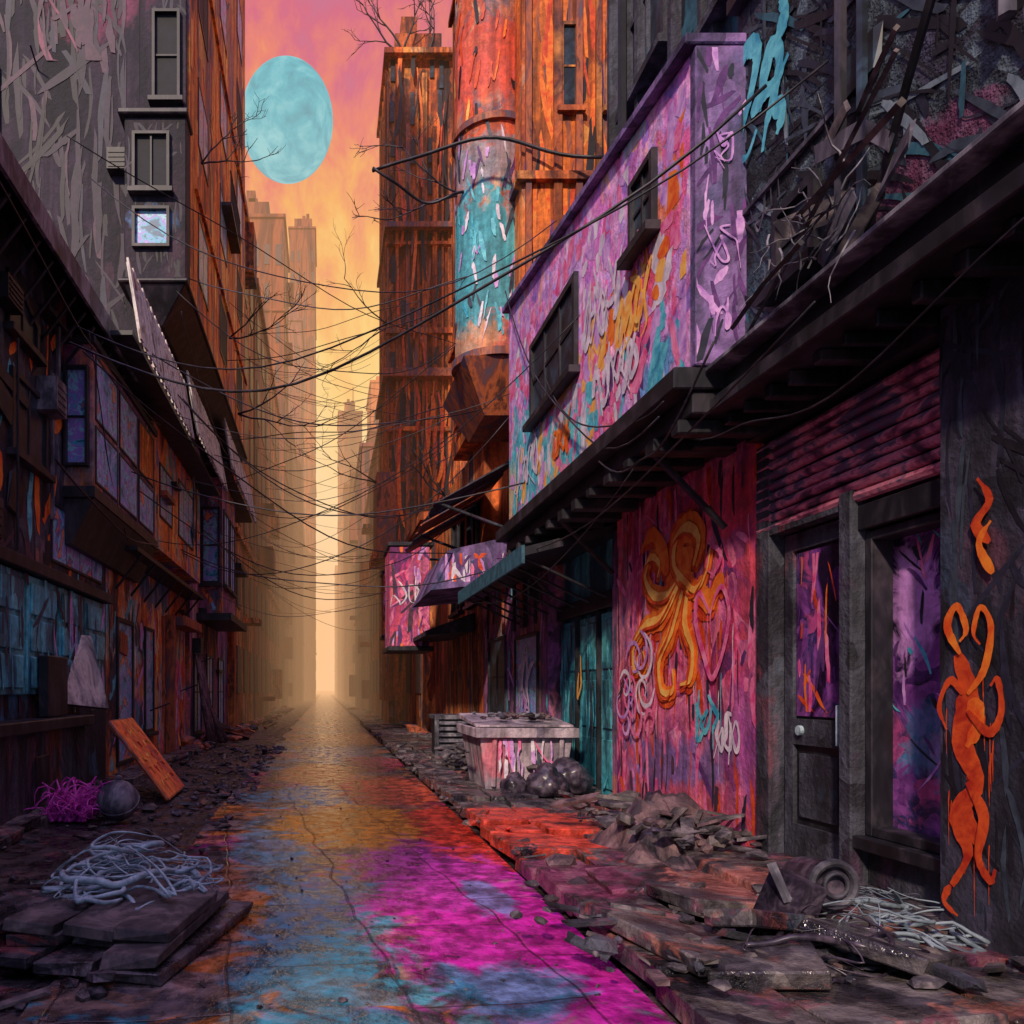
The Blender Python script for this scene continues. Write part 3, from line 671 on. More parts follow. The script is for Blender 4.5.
# ------------------------------------------------------------------ hanging box sign
def hang(name, x0,x1,y0,y1,z0,z1, mt, sp):
    b = emp(name); w = MB(); w.box(x0,x1,y0,y1,z0,z1,0); w.box(x0-.06,x1+.1,y0-.06,y1+.06,z0-.12,z0-.002,1); w.box(x0-.05,x1+.1,y0-.05,y1+.05,z1+.002,z1+.1,1)
    w.tube([(x1,(y0+y1)/2,z1-.2),(3.5 if x1>0 else -3.5,(y0+y1)/2,z1-.2)],.04,1); w.tube([(x1,(y0+y1)/2,z0+.3),(3.5 if x1>0 else -3.5,(y0+y1)/2,z0+.3)],.04,1)
    w.build('box', [mt, M_black], b, bevel=.015)
    w = MB(); w.dabs(y0,-1,x0,x1,z0,z1,40,(5,1,5,6,4,11,11),L=(.2,.7),W=(.03,.1),axis='y'); tag(w, y0, -1, x0+.2, (z0+z1)/2, (x1-x0)*.6, 2, sp, 'y', dirn=1, w=.05); w.build('lettering', SP, b)
hang('hanging_sign_box', 1.62,2.62, 20,21.6, 2.5,5.0, M_pinkwall, 0)
hang('hanging_sign_box', 1.9,2.7, 26,27, 3.2,5.2, M_orange2, 2)

# ------------------------------------------------------------------ LEFT near building
b = emp('garage_building'); w = MB()
w.box(-9, -3.4, -3, 12.4, 0, 6.6, 0); w.box(-3.4, -3.12, 5, 10.4, 0, .95, 0)
w.build('walls', [M_left], b)
w = MB()
w.box(-3.4, -3.02, 5, 10.5, .952, 1.08, 0); w.box(-3.3,-3.18,9.2,9.9,1.09,1.8,0)
for i in range(4):
    y0 = 7.9+i*1.08; w.box(-3.4,-3.34,y0,y0+1.0,1.35,2.7,1)
    for k in range(3): w.box(-3.34,-3.315,y0+.08,y0+.92,1.42+k*.42,1.78+k*.42,1)
w.box(-3.4,-3.25,7.8,12.3,2.72,2.86,0)
w.box(-3.13,-3.10,8.6,9.0,.35,.68,2)
w.build('garage_door', [M_black, M_teal, M_black], b, bevel=.01)
w = MB()
w.win('x', -3.4, 1, 8.6, 9.7, 4.0, 4.9, 0, 1, 2, 1, t=.07, d=.05); w.win('x', -3.4, 1, 8.5, 9.4, 5.3, 5.9, 0, 1, 2, 1, d=.05); w.win('x', -3.4, 1, 9.9, 12.2, 3.0, 3.75, 0, 2, 4, 1, t=.04, d=.025, sill=False)
w.build('windows', [M_black, M_glass, M_glassT], b, bevel=.006)
w = MB(); clutter(w, -3.4, 1, 7.5, 10.2, 2.9, 6, 14, 0, mlist=(0,1)); w.build('fixtures', [M_black, M_trim], b)
w = MB(); w.dabs(-3.4,1,7,12.3,1.1,6.0,220,(8,9,8,10,10,11,3,4),L=(.2,.9),W=(.04,.16)); w.dabs(-3.315,1,7.95,12.1,1.4,2.7,70,(3,3,9,10,6),L=(.2,.7),W=(.02,.09),vert=.8); w.dabs(-3.12,1,7,10.3,.05,.9,50,(8,10,9,11),L=(.2,.7),W=(.02,.08))
w.build('paint_dabs', SP, b)
w = MB()
w.hexa([(-2.95,-2,6.1),(-6,-2,7.4),(-6,12.3,7.4),(-2.95,12.3,6.3)], [(-2.95,-2,6.22),(-6,-2,7.55),(-6,12.3,7.55),(-2.95,12.3,6.42)], 0)
w.hexa([(-2.9,-2,5.98),(-2.94,-2,5.98),(-2.94,12.4,6.18),(-2.9,12.4,6.18)], [(-2.9,-2,6.25),(-2.94,-2,6.25),(-2.94,12.4,6.46),(-2.9,12.4,6.46)], 1)
for i in range(16): w.tube([(-3.0,6+i*.4,6.12),(-3.4,6+i*.4,5.6)], .025, 0)
w.build('eave', [M_black, M_trim], b)
w = MB(); w.box(-3.4,-3.02,10.4,14.2,4.05,5.9,0); w.box(-3.45,-2.98,10.35,14.25,3.9,4.048,1); w.box(-3.45,-2.98,10.35,14.25,5.902,6.0,1)
for i in range(3): w.win('x', -3.02, 1, 10.5+i*1.22, 11.6+i*1.22, 4.95, 5.8, 1, 2 if i<2 else 3, 2, 1, t=.035, d=.02, sill=False); w.win('x', -3.02, 1, 10.5+i*1.22, 11.6+i*1.22, 4.12, 4.88, 1, 2, 2, 1, t=.035, d=.02, sill=False)
w.win('y', 10.4, -1, -3.38,-3.06,4.3,5.6,1,2,1,2,t=.04,sill=False)
w.hexa([(-3.4,10.4,3.3),(-3.3,10.4,3.3),(-3.3,14.2,3.3),(-3.4,14.2,3.3)],[(-3.4,10.4,3.898),(-3.0,10.4,3.898),(-3.0,14.2,3.898),(-3.4,14.2,3.898)],1)
w.build('bay_window', [M_left3, M_black, M_glassT, M_lorange], b, bevel=.004)

b = emp('metal_flap'); w = MB()
w.hexa([(-3.0,11.0,1.15),(-2.97,11.0,1.15),(-3.35,9.9,1.25),(-3.38,9.9,1.25)], [(-3.25,11.0,2.15),(-3.22,11.0,2.15),(-3.36,10.8,2.15),(-3.38,10.8,2.15)], 0)
w.tube([(-3.4,11,2.15),(-3.0,11.0,1.15)], .025, 1); w.tube([(-3.4,9.9,1.25),(-3.0,11.0,1.15)], .02, 1)
w.build('sheet', [M_sheet, M_black], b)

b = emp('mural_shop'); w = MB(); w.box(-9,-3.4,12.402,19.5,0,7.3,0); w.box(-3.4,-3.05,14.25,19.5,4.0,7.2,0); w.build('walls', [M_left2], b)
w = MB()
w.win('x', -3.4, 1, 13.0, 14.1, .15, 2.6, 0, 2, 1, 1, t=.08, sill=False, d=.04); w.win('x', -3.4, 1, 15.0, 15.8, .6, 2.6, 0, 2, 1, 1, t=.06, d=.04)
w.win('x', -3.05, 1, 14.7, 15.9, 4.6, 5.6, 0, 2, 2, 1, d=.025, t=.045, sill=False); w.win('x', -3.05, 1, 16.6, 18.4, 4.6, 5.8, 0, 2, 3, 2, d=.025, t=.045, sill=False)
w.box(-3.42,-2.95,12.6,19.6,3.6,3.68,0); w.box(-3.42,-3.0,17.3,19.5,2.8,3.0,4)
for i in range(7): w.tube([(-2.97,13+i,3.6),(-3.4,13+i,3.05)], .025, 0)
w.box(-3.39,-3.2,17.0,17.15,.05,3.0,4)
w.build('windows_and_canopy', [M_black, M_glass, M_glassT, M_lorange, M_rust], b, bevel=.01)
w = MB(); clutter(w, -3.05, 1, 14.3, 19.3, 4.1, 7, 6, 0, mlist=(0,1,2)); clutter(w, -3.4, 1, 12.6, 19.3, .5, 3.5, 5, 0, mlist=(0,1,2)); w.build('fixtures', [M_black, M_rust, M_trim], b)
w = MB(); w.dabs(-3.4,1,15.9,19.4,.1,3.0,120,(2,4,3,0,7,1),L=(.25,1.0),W=(.04,.18)); w.dabs(-3.4,1,12.5,15,.1,3.0,60,(10,9,3,6),L=(.25,1.0),W=(.04,.18)); w.dabs(-3.05,1,14.3,19.4,4.1,6.8,110,(4,2,11,7,3,4),L=(.25,.9),W=(.03,.14))
tag(w, -3.4, 1, 18.8, 1.6, .8, 3, 1, w=.12, dirn=-1); tag(w, -3.4, 1, 17, 1.3, .6, 3, 0, w=.09)
w.build('graffiti', SP, b)
w = MB()
def corr(mb, y0, y1, xo, zo, xi, zi, m, n):
    for i in range(n):
        a = y0+(y1-y0)*i/n; c = y0+(y1-y0)*(i+1)/n; e = R.uniform(-.012,.012); q = .0 if i%2 else .035
        mb.hexa([(xo+q-.02,a,zo+e),(xo+q+.01,a,zo+e),(xo+q+.01,c,zo+e),(xo+q-.02,c,zo+e)],[(xi+q-.02,a,zi+e),(xi+q+.01,a,zi+e),(xi+q+.01,c,zi+e),(xi+q-.02,c,zi+e)],m)
corr(w, 10.8, 15.2, -2.52, 6.15, -2.70, 7.25, 0, 31)
corr(w, 15.25, 19.8, -2.44, 6.3, -2.66, 7.5, 0, 33)
corr(w, 20.0, 27.0, -2.35, 7.0, -2.55, 8.2, 0, 45)
w.box(-3.4,-2.60,10.8,19.8,6.20,6.26,1); w.box(-3.4,-2.45,20,27,7.05,7.11,1)
w.build('sheet_metal_roof', [M_sheet, M_black], b)
b = emp('violet_tenement'); w = MB(); w.box(-9,-3.3,19.502,27,0,8.3,0); w.box(-3.3,-2.7,21,24,3.4,7.0,0); w.build('walls', [M_left3], b)
w = MB()
for y in (20,22.2,24.6): w.win('x', -3.3, 1, y, y+1.2, .3, 2.4, 0, 1, d=.04)
for y in (21.2,22.6): w.win('x', -2.7, 1, y, y+1.1, 4.2, 6.2, 0, 1, d=.04)
w.win('y', 21, -1, -3.25,-2.75,4.2,6.2,0,1,1,2)
w.box(-3.4,-2.4,20.5,24.6,3.2,3.38,0); w.box(-3.4,-2.6,24.8,27,5.2,5.35,0)
clutter(w, -3.3, 1, 19.6, 27, .5, 7, 12, 0, mlist=(0,2))
w.dabs(21,-1,-3.29,-2.71,3.5,6.9,30,(1,2,3),L=(.2,.7),W=(.02,.08),axis='y',off=.003)
w.build('windows', [M_black, M_glassT, M_rust, M_orsp], b)
tb = emp('fabric_drape'); w = MB()
for i in range(9): w.tube([(-3.2,19.8+i*.12,2.3),(-3.0,19.75+i*.13,1.0),(-2.7+R.uniform(-.2,.2),19.6+i*.16,.05)], lambda t:.03+.05*t, 0)
w.build('folds', [M_cloth], tb, smooth=True)

# ------------------------------------------------------------------ LEFT tower
b = emp('plum_tower'); w = MB(); w.box(-24,-3.35,14.5,24.5,6.9,32,0); w.build('front_mass', [M_ltower], b)
w = MB(); w.box(-3.349,-2.45,14.5,24.5,8.5,32,0); w.build('street_wing', [M_lorange], b)
w = MB(); w.box(-3.349,-2.49,14.40,14.498,8.5,32,0); w.box(-3.5,-2.42,13.95,14.39,8.55,11.4,0)
w.hexa([(-3.3,14.3,7.9),(-2.9,14.3,7.9),(-2.9,24,7.9),(-3.3,24,7.9)],[(-3.5,13.9,8.48),(-2.42,13.9,8.48),(-2.42,24.5,8.48),(-3.5,24.5,8.48)],1)
w.box(-3.6,-2.38,13.85,14.45,11.402,11.5,1); w.box(-3.6,-2.38,13.85,24.6,8.482,8.548,1)
w.build('bay', [M_ltower, M_black], b, bevel=.02)
w = MB()
w.win('y', 13.95, -1, -3.35,-2.7,10.1,11.1,0,1,2,1,t=.05); w.win('y', 13.95, -1, -3.35,-2.7,9.1,9.8,0,2,1,1,t=.05,sill=False)
w.win('y', 14.4, -1, -3.1,-2.6,12.0,13.6,0,1,1,2,t=.05)
w.win('y', 14.5, -1, -6.6, -5.9, 11.4, 12.7, 0, 1, 2, 2, t=.06)
for z in (9.3,11.9,14.5,17.1,19.7):
    for y in (15.4,18.6,22.2): w.win('x', -2.45, 1, y, y+1.3, z, z+1.3, 0, R.choice((1,2)), 2, 2, t=.07, d=.02, sill=False)
for z in (11.3,16.5): w.box(-2.45,-2.39,15,24.6,z-.5,z-.42,3)
w.box(-2.45,-2.2,18.8,20.9,12.8,12.88,0); [w.tube([(-2.22,18.9+i*.24,12.9),(-2.22,18.9+i*.24,13.6)],.015,0) for i in range(9)]; w.tube([(-2.22,18.8,13.6),(-2.22,20.9,13.6)],.02,0)
clutter(w, 14.5, -1, -9, -3.6, 8, 16, 7, 0, 'y', mlist=(0,0))
w.build('windows', [M_black, flat('smoked_glass',(8,9,14),(20,24,34),rough=.7), M_glassT, M_lorange], b)
w = MB(); w.dabs(14.5,-1,-9,-3.6,7,16,330,(0,12,12,0,4,2,12),L=(.4,1.8),W=(.03,.13),axis='y',vert=.75); w.dabs(14.5,-1,-5.2,-3.6,12.8,15.2,24,(2,3),L=(.4,1.4),W=(.04,.14),axis='y',vert=.8,off=.018); w.dabs(13.95,-1,-3.5,-2.44,8.6,11.3,50,(0,12,4),L=(.1,.6),W=(.02,.06),axis='y')
w.dabs(-2.45,1,14.6,24.4,8.7,22,200,(6,7,7,10,6,11),L=(.4,1.6),W=(.06,.26),vert=.9); w.dabs(14.4,-1,-3.34,-2.5,11.6,18,60,(0,12,4),L=(.2,.8),W=(.03,.08),axis='y')
w.build('paint_dabs', [M_blacksp, M_plumsp, M_mauve, M_rose, M_navy, M_tealsp, M_orsp, M_yelsp, M_blacksp, M_slate, M_rust, M_mauve, M_dplum], b)

# ------------------------------------------------------------------ street buildings receding
def tower(name, x0, x1, y0, y1, h, mt, sg, step=3.0, mw=M_farwin, ant=True):
    b = emp(name); w = MB(); w.box(x0,x1,y0,y1,0,h,0)
    q=(x1-x0); t0=R.uniform(.1,.3); hh = R.uniform(1,3.5); w.box(x0+t0*q,x1-R.uniform(.1,.3)*q,y0+.2*(y1-y0),y1-.2*(y1-y0),h,h+hh,0)
    for _ in range(2):
        xx = R.uniform(x0+.3*q,x1-.3*q); w.box(xx,xx+.12*min(q,8),y0+.3*(y1-y0),y0+.4*(y1-y0),h+hh,h+hh+R.uniform(.5,2),0)
    if ant and R.random()<.5: xx = R.uniform(x0+.2*q,x1-.2*q); w.tube([(xx,y0+1,h),(xx,y0+1,h+R.uniform(2,5))],.07,0)
    w.build('body', [mt], b)
    w = MB(); fx = x1 if sg > 0 else x0
    z = 1.0; nf = 0
    while z < h-2:
        n = max(2,int((y1-y0)/2.2))
        for i in range(n):
            a = y0+(i+.25)*(y1-y0)/n; w.ax('x', fx, fx+sg*.04, a, a+(y1-y0)/n*.5, z+.3, z+step*.65, 0)
        xa, xb = (max(x0,x1-8),x1) if sg>0 else (x0,min(x1,x0+8)); n = max(3,int((xb-xa)/.8))
        for i in range(n):
            a = xa+(i+.25)*(xb-xa)/n
            if R.random()<.8: w.ax('y', y0-.04, y0, a, a+(xb-xa)/n*R.uniform(.3,.6), z+.3+R.uniform(-.2,.2), z+step*.65, 0)
        if nf%4 == 2: w.box(x0-.12,x1+.12,y0-.15,y1,z-.25,z-.1,1)
        if y0 < 70 and R.random()<.4:
            a = R.uniform(y0,y1-2); w.box(min(fx,fx+sg*.6),max(fx,fx+sg*.6),a,a+R.uniform(1.2,2),z-.1,z+R.choice((.1,1.0,1.6)),1)
        z += step; nf += 1
    for i in range(5):
        a = x0+(x1-x0)*(i+.1)/5; w.box(a,a+.15,y0-.1,y0,0,h-R.uniform(0,4),1)
    w.box(x0-.15,x1+.15,y0-.15,y1+.15,h+.002,h+.25,1)
    w.build('windows_and_ledges', [mw, mt], b)
yy = 27.1
while yy < 230:
    d = R.uniform(6,11)*(1+yy/150)
    h = R.uniform(9,16)*(1+yy/110)
    tower('apartment_building', -16, -R.uniform(2.6,3.4), yy, yy+d, h, R.choice((M_far3,M_orange2,M_left3)) if yy<50 else R.choice((M_far,M_far2,M_far3)), 1)
    yy += d+.05
tower('apartment_building', 3.0, 12, 24.1, 29.9, 6.5, M_orange2, -1)
yy = 34.3
while yy < 230:
    d = R.uniform(6,11)*(1+yy/150); h = R.uniform(7,12)*(1+yy/85)
    tower('apartment_building', R.uniform(2.5,3.3), 16, yy, yy+d, h, R.choice((M_orange2,M_far3,M_far)), -1)
    yy += d+.05
tower('skyscraper', -9.2,-3.2, 62,70, 38, M_far3, 1, ant=False)
tower('skyscraper', -5.0,-2.6, 88,97, 42, M_far, 1, ant=False)
tower('skyscraper', -5.0,-1.4, 112,122, 66, M_far3, 1, ant=False)
tower('skyscraper', 5.2,11, 90,99, 36, M_far2, -1)
tower('skyscraper', 2.6,5.0, 104,112, 28, M_far3, -1)
tower('skyscraper', 2.4,6.5, 140,150, 50, M_far3, -1)
tower('skyscraper', 3.9,7.5, 70,76, 24, M_far3, -1)

# ------------------------------------------------------------------ wires
def wire(name, spans, r, mt=M_black):
    w = MB()
    for a, c, sag in spans:
        a = Vector(a); c = Vector(c); pts = []; ph = R.uniform(0,6); am = R.uniform(.01,.06)
        for i in range(19):
            t = i/18; p = a.lerp(c,t); p.z -= sag*4*t*(1-t)-am*math.sin(t*11+ph); p.y += .1*math.sin(t*7+ph); pts.append(p)
        w.tube(pts, r*R.uniform(.6,1.3), 0, n=5)
    return w.build(name, [mt], smooth=True)
sp = []
for i in range(58):
    y = R.uniform(8,42); dy = R.uniform(-5,7); z = 3.0+y*R.uniform(.04,.40)
    sp.append(((-2.6,y,z+R.uniform(-.8,1.4)), (2.7,y+dy,z+R.uniform(-.8,1.4)), R.uniform(.15,1.2)))
wire('overhead_cables', sp, .010)
wire('overhead_cables', [((-3,12.5,4.8),(2.6,10.5,4.1),.5),((-2.9,13.5,6.2),(2.6,11.2,5.6),.6),((-2.4,14.2,8.7),(2.7,12.6,8.0),.5),((-2.9,16,4.2),(2.9,13,3.4),.5),((-2.6,11.5,6.3),(3.0,13,6.2),.8)], .009)
wire('overhead_cables', [((2.5,11,6.9),(2.45,5.8,3.4),.9),((2.45,11.5,3.3),(2.4,4.0,3.3),.35),((2.7,6,3.3),(2.66,3,3.2),.25),((2.3,13.5,3.0),(2.5,6.5,3.2),.5),((2.5,9,4.9),(2.45,5.7,3.5),.4),((2.4,7,3.4),(2.5,5.2,3.6),.35)], .007)
wire('power_cable', [((.75,12.6,9.6),(4.0,11.5,9.1),-.28),((.75,12.6,9.6),(2.2,12.8,9.3),.2)], .035)
wire('wall_cables', [((-2.95,7,6.0),(-2.9,14,6.1),.3),((-3.0,9,4.0),(-2.9,14,3.9),.25),((-2.98,10,5.9),(-3.05,13,3.4),.4),((-2.5,14,8.0),(-2.4,22,7.6),.6)], .012)

def branch(mb, p, d, L, r, depth):
    pts = [p]; q = Vector(p); dd = Vector(d).normalized(); n = 6; kids = []
    for i in range(n):
        dd = (dd+Vector((R.uniform(-.25,.25),R.uniform(-.15,.15),R.uniform(-.2,.25)))).normalized()
        q = q+dd*L/n; pts.append(q.copy())
        if depth > 0 and i > 0 and R.random() < .6: kids.append((q.copy(), (dd+Vector((R.uniform(-1,1),R.uniform(-.6,.6),R.uniform(-.6,1)))).normalized()))
    mb.tube(pts, lambda t: r*(1-.7*t)+.002, 0, n=5)
    for k, dk in kids: branch(mb, k, dk, L*R.uniform(.4,.6), r*.5, depth-1)
def tree(name, p, dirs, L, r, depth=3):
    w = MB()
    for d in dirs: branch(w, Vector(p), d, L, r, depth)
    w.build(name, [M_black], smooth=True)
tree('bare_branches', (2.9,29.9,25.2), [(-.4,0,1),(.3,0,1),(-1,0,.3)], 2.2, .045)
tree('bare_branches', (3.9,30.2,25.2), [(.3,0,1),(-.2,0,1)], 2.2, .045)
tree('bare_branches', (-2.4,15.5,11.6), [(1,0,.4),(.7,0,.9)], 1.0, .018)
tree('bare_branches', (-2.4,20,10.2), [(1,0,.1),(1,0,.7)], 1.6, .022)
tree('bare_branches', (2.2,12.9,9.4), [(-1,0,-.3),(-1,0,.2)], 1.2, .018)
tree('bare_branches', (2.4,30,15), [(-1,0,-.2),(-1,0,.5)], 2.4, .03)
tree('bare_branches', (2.0,29.5,9), [(-1,0,.2),(-1,0,.7)], 2.4, .03)
tree('bare_branches', (-2.4,22,9.0), [(1,0,-.2),(1,0,.3)], 2.2, .028)
tree('bare_branches', (2.1,14,4.8), [(-.6,0,.9),(-1,0,.4)], 1.0, .015)

# ------------------------------------------------------------------ street objects
b = emp('dumpster'); w = MB()
w.hexa([(2.06,10.25,.12),(3.06,10.25,.12),(3.06,11.4,.12),(2.06,11.4,.12)],[(1.96,10.15,.85),(3.16,10.15,.85),(3.16,11.5,.85),(1.96,11.5,.85)],0)
for x in (2.15,3.0): w.hexa([(x-.03,10.20,.16),(x+.03,10.20,.16),(x+.03,10.25,.16),(x-.03,10.25,.16)],[(x-.03,10.10,.83),(x+.03,10.10,.83),(x+.03,10.15,.83),(x-.03,10.15,.83)],0)
w.build('bin_body', [M_dump], b, bevel=.012)
w = MB(); w.box(1.9,3.2,10.06,10.16,.80,.92,0); w.box(1.9,3.2,11.48,11.56,.852,.92,0); w.box(1.9,1.98,10.162,11.478,.80,.92,0); w.box(3.12,3.2,10.162,11.478,.852,.92,0)
w.hexa([(1.93,10.2,.925),(3.17,10.2,.925),(3.17,11.56,1.0),(1.93,11.56,1.0)],[(1.93,10.2,.955),(3.17,10.2,.955),(3.17,11.56,1.07),(1.93,11.56,1.07)],0)
w.tube([(1.88,10.4,.6),(1.84,10.4,.6),(1.84,11.2,.6),(1.88,11.2,.6)],.02,1)
w.build('rim_and_lid', [M_dump, M_black], b, bevel=.008)
w = MB()
for x in (2.15,2.97):
    for y in (10.35,11.3): w.tube([(x-.03,y,.10),(x+.03,y,.10)], .08, 0, n=14)
w.build('wheels', [M_black], b)
w = MB()
for i in range(40): w.rock((R.uniform(2.1,3.1),R.uniform(10.4,11.4),1.02+R.random()*.06), R.uniform(.03,.08), R.randrange(2))
w.build('debris_heap', [M_trim, M_cloth], b)
w = MB(); w.dabs(10.13,-1,2.2,2.95,.2,.78,30,(1,6,0,9),L=(.1,.4),W=(.01,.05),axis='y',vert=.9); w.build('paint', SP, b)
b = emp('louvred_vent_unit'); w = MB()
w.box(2.12,2.95,15.05,15.9,.15,.85,0); w.box(2.06,3.0,15.0,15.95,.852,.93,1); w.box(2.06,2.14,15.0,15.049,.12,.85,1); w.box(2.93,3.0,15.0,15.049,.12,.85,1)
for i in range(6): w.hexa([(2.142,14.98,.2+i*.11),(2.928,14.98,.2+i*.11),(2.928,15.049,.24+i*.11),(2.142,15.049,.24+i*.11)],[(2.142,14.98,.22+i*.11),(2.928,14.98,.22+i*.11),(2.928,15.049,.27+i*.11),(2.142,15.049,.27+i*.11)],1)
w.build('louvres', [M_black, M_trim], b, bevel=.006)
def blob(name, c, r, mt, sq=.85, amp=.18, seed=0):
    me = bpy.data.meshes.new(name); bm = bmesh.new(); bmesh.ops.create_icosphere(bm, subdivisions=4, radius=1)
    for v in bm.verts:
        n = v.co.normalized(); k = 1+amp*mnoise.noise(n*1.6+Vector((seed,0,0)))+amp*.8*abs(mnoise.noise(n*4.5+Vector((0,seed,0))))+amp*.3*mnoise.noise(n*12)
        if n.z > .8: k += (n.z-.8)*1.6
        v.co = Vector((n.x*k*r*1.05, n.y*k*r, max(n.z*k*r*sq, -r*.55)))
    for f in bm.faces: f.smooth = True
    bm.to_mesh(me); bm.free(); me.materials.append(mt)
    o = bpy.data.objects.new(name, me); scene.collection.objects.link(o); o.location = c
    return o
blob('garbage_bag', (2.62,9.45,.28), .22, M_bag, seed=1); blob('garbage_bag', (2.95,9.75,.30), .26, M_bag, seed=2); blob('garbage_bag', (2.3,9.75,.22), .16, M_bag, seed=3)
blob('garbage_bag', (2.85,6.55,.26), .25, M_cloth, seed=5, amp=.4); blob('garbage_bag', (2.95,7.05,.24), .22, M_bag, seed=6, amp=.35); blob('garbage_bag', (2.6,6.15,.2), .17, M_bag, seed=7, amp=.4)
def cloth(name, cx, cy, rx, ry, h, mt, seed, z0=.13):
    w = MB(); n = 50; vs = []; fs = []
    for j in range(n+1):
        for i in range(n+1):
            u = i/n*2-1; v = j/n*2-1; d = min(1, math.sqrt(u*u+v*v))
            q = Vector((u*1.3+seed, v*1.3, 0)); f = (1-d**2.2)
            z = h*f*(.35+1.3*(1-abs(mnoise.noise(q))*2)*.6+.45*abs(mnoise.noise(q*2.6)))+.02*mnoise.noise(q*7)
            e = 1+.25*mnoise.noise(q*1.2)
            vs.append((cx+u*rx*e, cy+v*ry*e, z0+max(z,-.01)))
    for j in range(n):
        for i in range(n): a = j*(n+1)+i; fs.append((a,a+1,a+n+2,a+n+1))
    w.add(vs, fs); return w.build(name, [mt], smooth=False)
cloth('crumpled_tarp', 2.75, 6.5, .5, .6, .34, M_cloth, 3)
cloth('crumpled_tarp', 2.5, 5.95, .3, .35, .16, M_cloth, 9)
scatter('rubble', 160, lambda: (2.75+R.gauss(0,.2), 6.6+R.gauss(0,.45), .2+R.random()*.2), .03, .09, [M_rub,M_cloth,M_wood], .5)
b = emp('signboard'); w = MB()
A = Vector((-1.98,9.95,.02)); B_ = Vector((-2.02,11.3,.02)); C = Vector((-2.78,11.4,.98)); D = Vector((-2.75,10.1,.98)); nn = (B_-A).cross(D-A).normalized()
if nn.x < 0: nn = -nn
w.hexa([A,B_,C,D],[A+nn*.05,B_+nn*.05,C+nn*.05,D+nn*.05],0)
w.build('board', [M_sign], b, bevel=.008)
w = MB()
for a, c in ((A,B_),(B_,C),(C,D),(D,A)): w.tube([a+nn*.03,c+nn*.03],.02,0,n=4)
w.build('frame', [M_rust], b)
w = MB()
for k in range(5):
    for i in range(4):
        u0 = .12+i*.2; v0 = .13+k*.16; pts = [A+(B_-A)*(u0+R.uniform(0,.14))+(D-A)*(v0+R.uniform(0,.1))+nn*(.06+.001*j) for j in range(4)]
        w.tube(pts,.008,R.randrange(2),n=4)
w.build('lettering', [M_yelsp, M_redsp], b)
b = emp('metal_ball'); w = MB(); n = 24
rad=.22; c = Vector((-2.2,8.5,.23))
vs = []; fs = []
for j in range(n//2+1):
    th = math.pi*j/(n//2)
    for i in range(n): ph = 2*math.pi*i/n; vs.append(c+Vector((math.sin(th)*math.cos(ph),math.sin(th)*math.sin(ph),math.cos(th)))*rad)
for j in range(n//2):
    for i in range(n): a = j*n+i; q = j*n+(i+1)%n; fs.append((a,a+n,q+n,q))
w.add(vs, fs); w.tube([c+Vector((math.cos(t*.2618)*(rad+.004),math.sin(t*.2618)*(rad+.004)*.8,math.sin(t*.2618)*(rad+.004)*.6)) for t in range(25)],.008,0)
w.tube([c+Vector((0,0,rad-.01)),c+Vector((.02,0,rad+.04))],.03,0,n=10)
w.build('shell', [M_trim], b, smooth=True)
w = MB()
for i in range(150):
    a = R.uniform(0,6.28); p = Vector((-2.68+R.uniform(-.2,.15),8.6+R.uniform(-.2,.2),.02)); L = R.uniform(.2,.6); lift = R.uniform(.25,.8); pts = []
    for j in range(8):
        t = j/7; pts.append(p+Vector((math.cos(a)*L*.8*t+.04*math.sin(t*7+i),math.sin(a)*L*.8*t+.03*math.cos(t*6+i),L*math.sin(t*2.6)*lift)))
    w.tube(pts, lambda t: .016*(1-t)+.002, 0, n=4)
w.build('magenta_grass_tuft', [M_mag])

def tangle(name, cx, cy, rx, ry, h, n, mt, r=.022, z0=.1):
    w = MB()
    for i in range(n):
        a = R.uniform(0,6.28); q = Vector((cx+R.uniform(-.4,.4)*rx, cy+R.uniform(-.4,.4)*ry, z0+R.uniform(.2,1)*h)); pts = [q.copy()]; cur = R.uniform(-.5,.5)
        for j in range(26):
            cur += R.uniform(-.16,.16); cur = max(-.75,min(.75,cur)); a += cur
            q = q+Vector((math.cos(a)*.065, math.sin(a)*.065, R.uniform(-.03,.02)))
            dx = (q.x-cx)/rx; dy = (q.y-cy)/ry
            if dx*dx+dy*dy > 1: a = math.atan2(cy-q.y, cx-q.x)+R.uniform(-.8,.8)
            top = z0+h*(1-.75*min(1,dx*dx+dy*dy)); q.z = max(z0*.4+.02, min(top, q.z)); pts.append(q.copy())
        pts = cr(pts, 2); rr = r*R.uniform(.3,1.3)
        w.tube(pts, (lambda rr: (lambda t: rr*(.10+1.1*math.sin(math.pi*min(1,.03+t*.97))**1.5)))(rr), 0, n=7)
    w.build(name, [mt], smooth=True)
tangle('tangled_hose', -1.15, 4.85, .5, .6, .38, 32, M_pale, .015, .18)
tangle('tangled_cable', 2.85, 4.1, .48, .38, .22, 28, M_palegrey, .009, .16)
tangle('tangled_cable', 2.3, 3.75, .4, .3, .2, 14, M_bag, .014, .18)
tangle('tangled_cable', -2.95, 5.5, .3, .5, .2, 14, M_bag, .02)
b = emp('plank_stack'); w = MB()
for k in range(3):
    for i in range(4):
        w.ob((-1.75+i*.32+R.uniform(-.05,.05), 4.45+R.uniform(-.1,.1)-k*.04, .05+k*.075), (.29, 1.5-R.random()*.4-k*.25, .06), (R.uniform(-.04,.04),R.uniform(-.06,.06),-.18+R.uniform(-.08,.08)), R.randrange(2), .08)
w.build('planks', [M_wood, M_slab], b, bevel=.006)
b = emp('fallen_slabs'); w = MB()
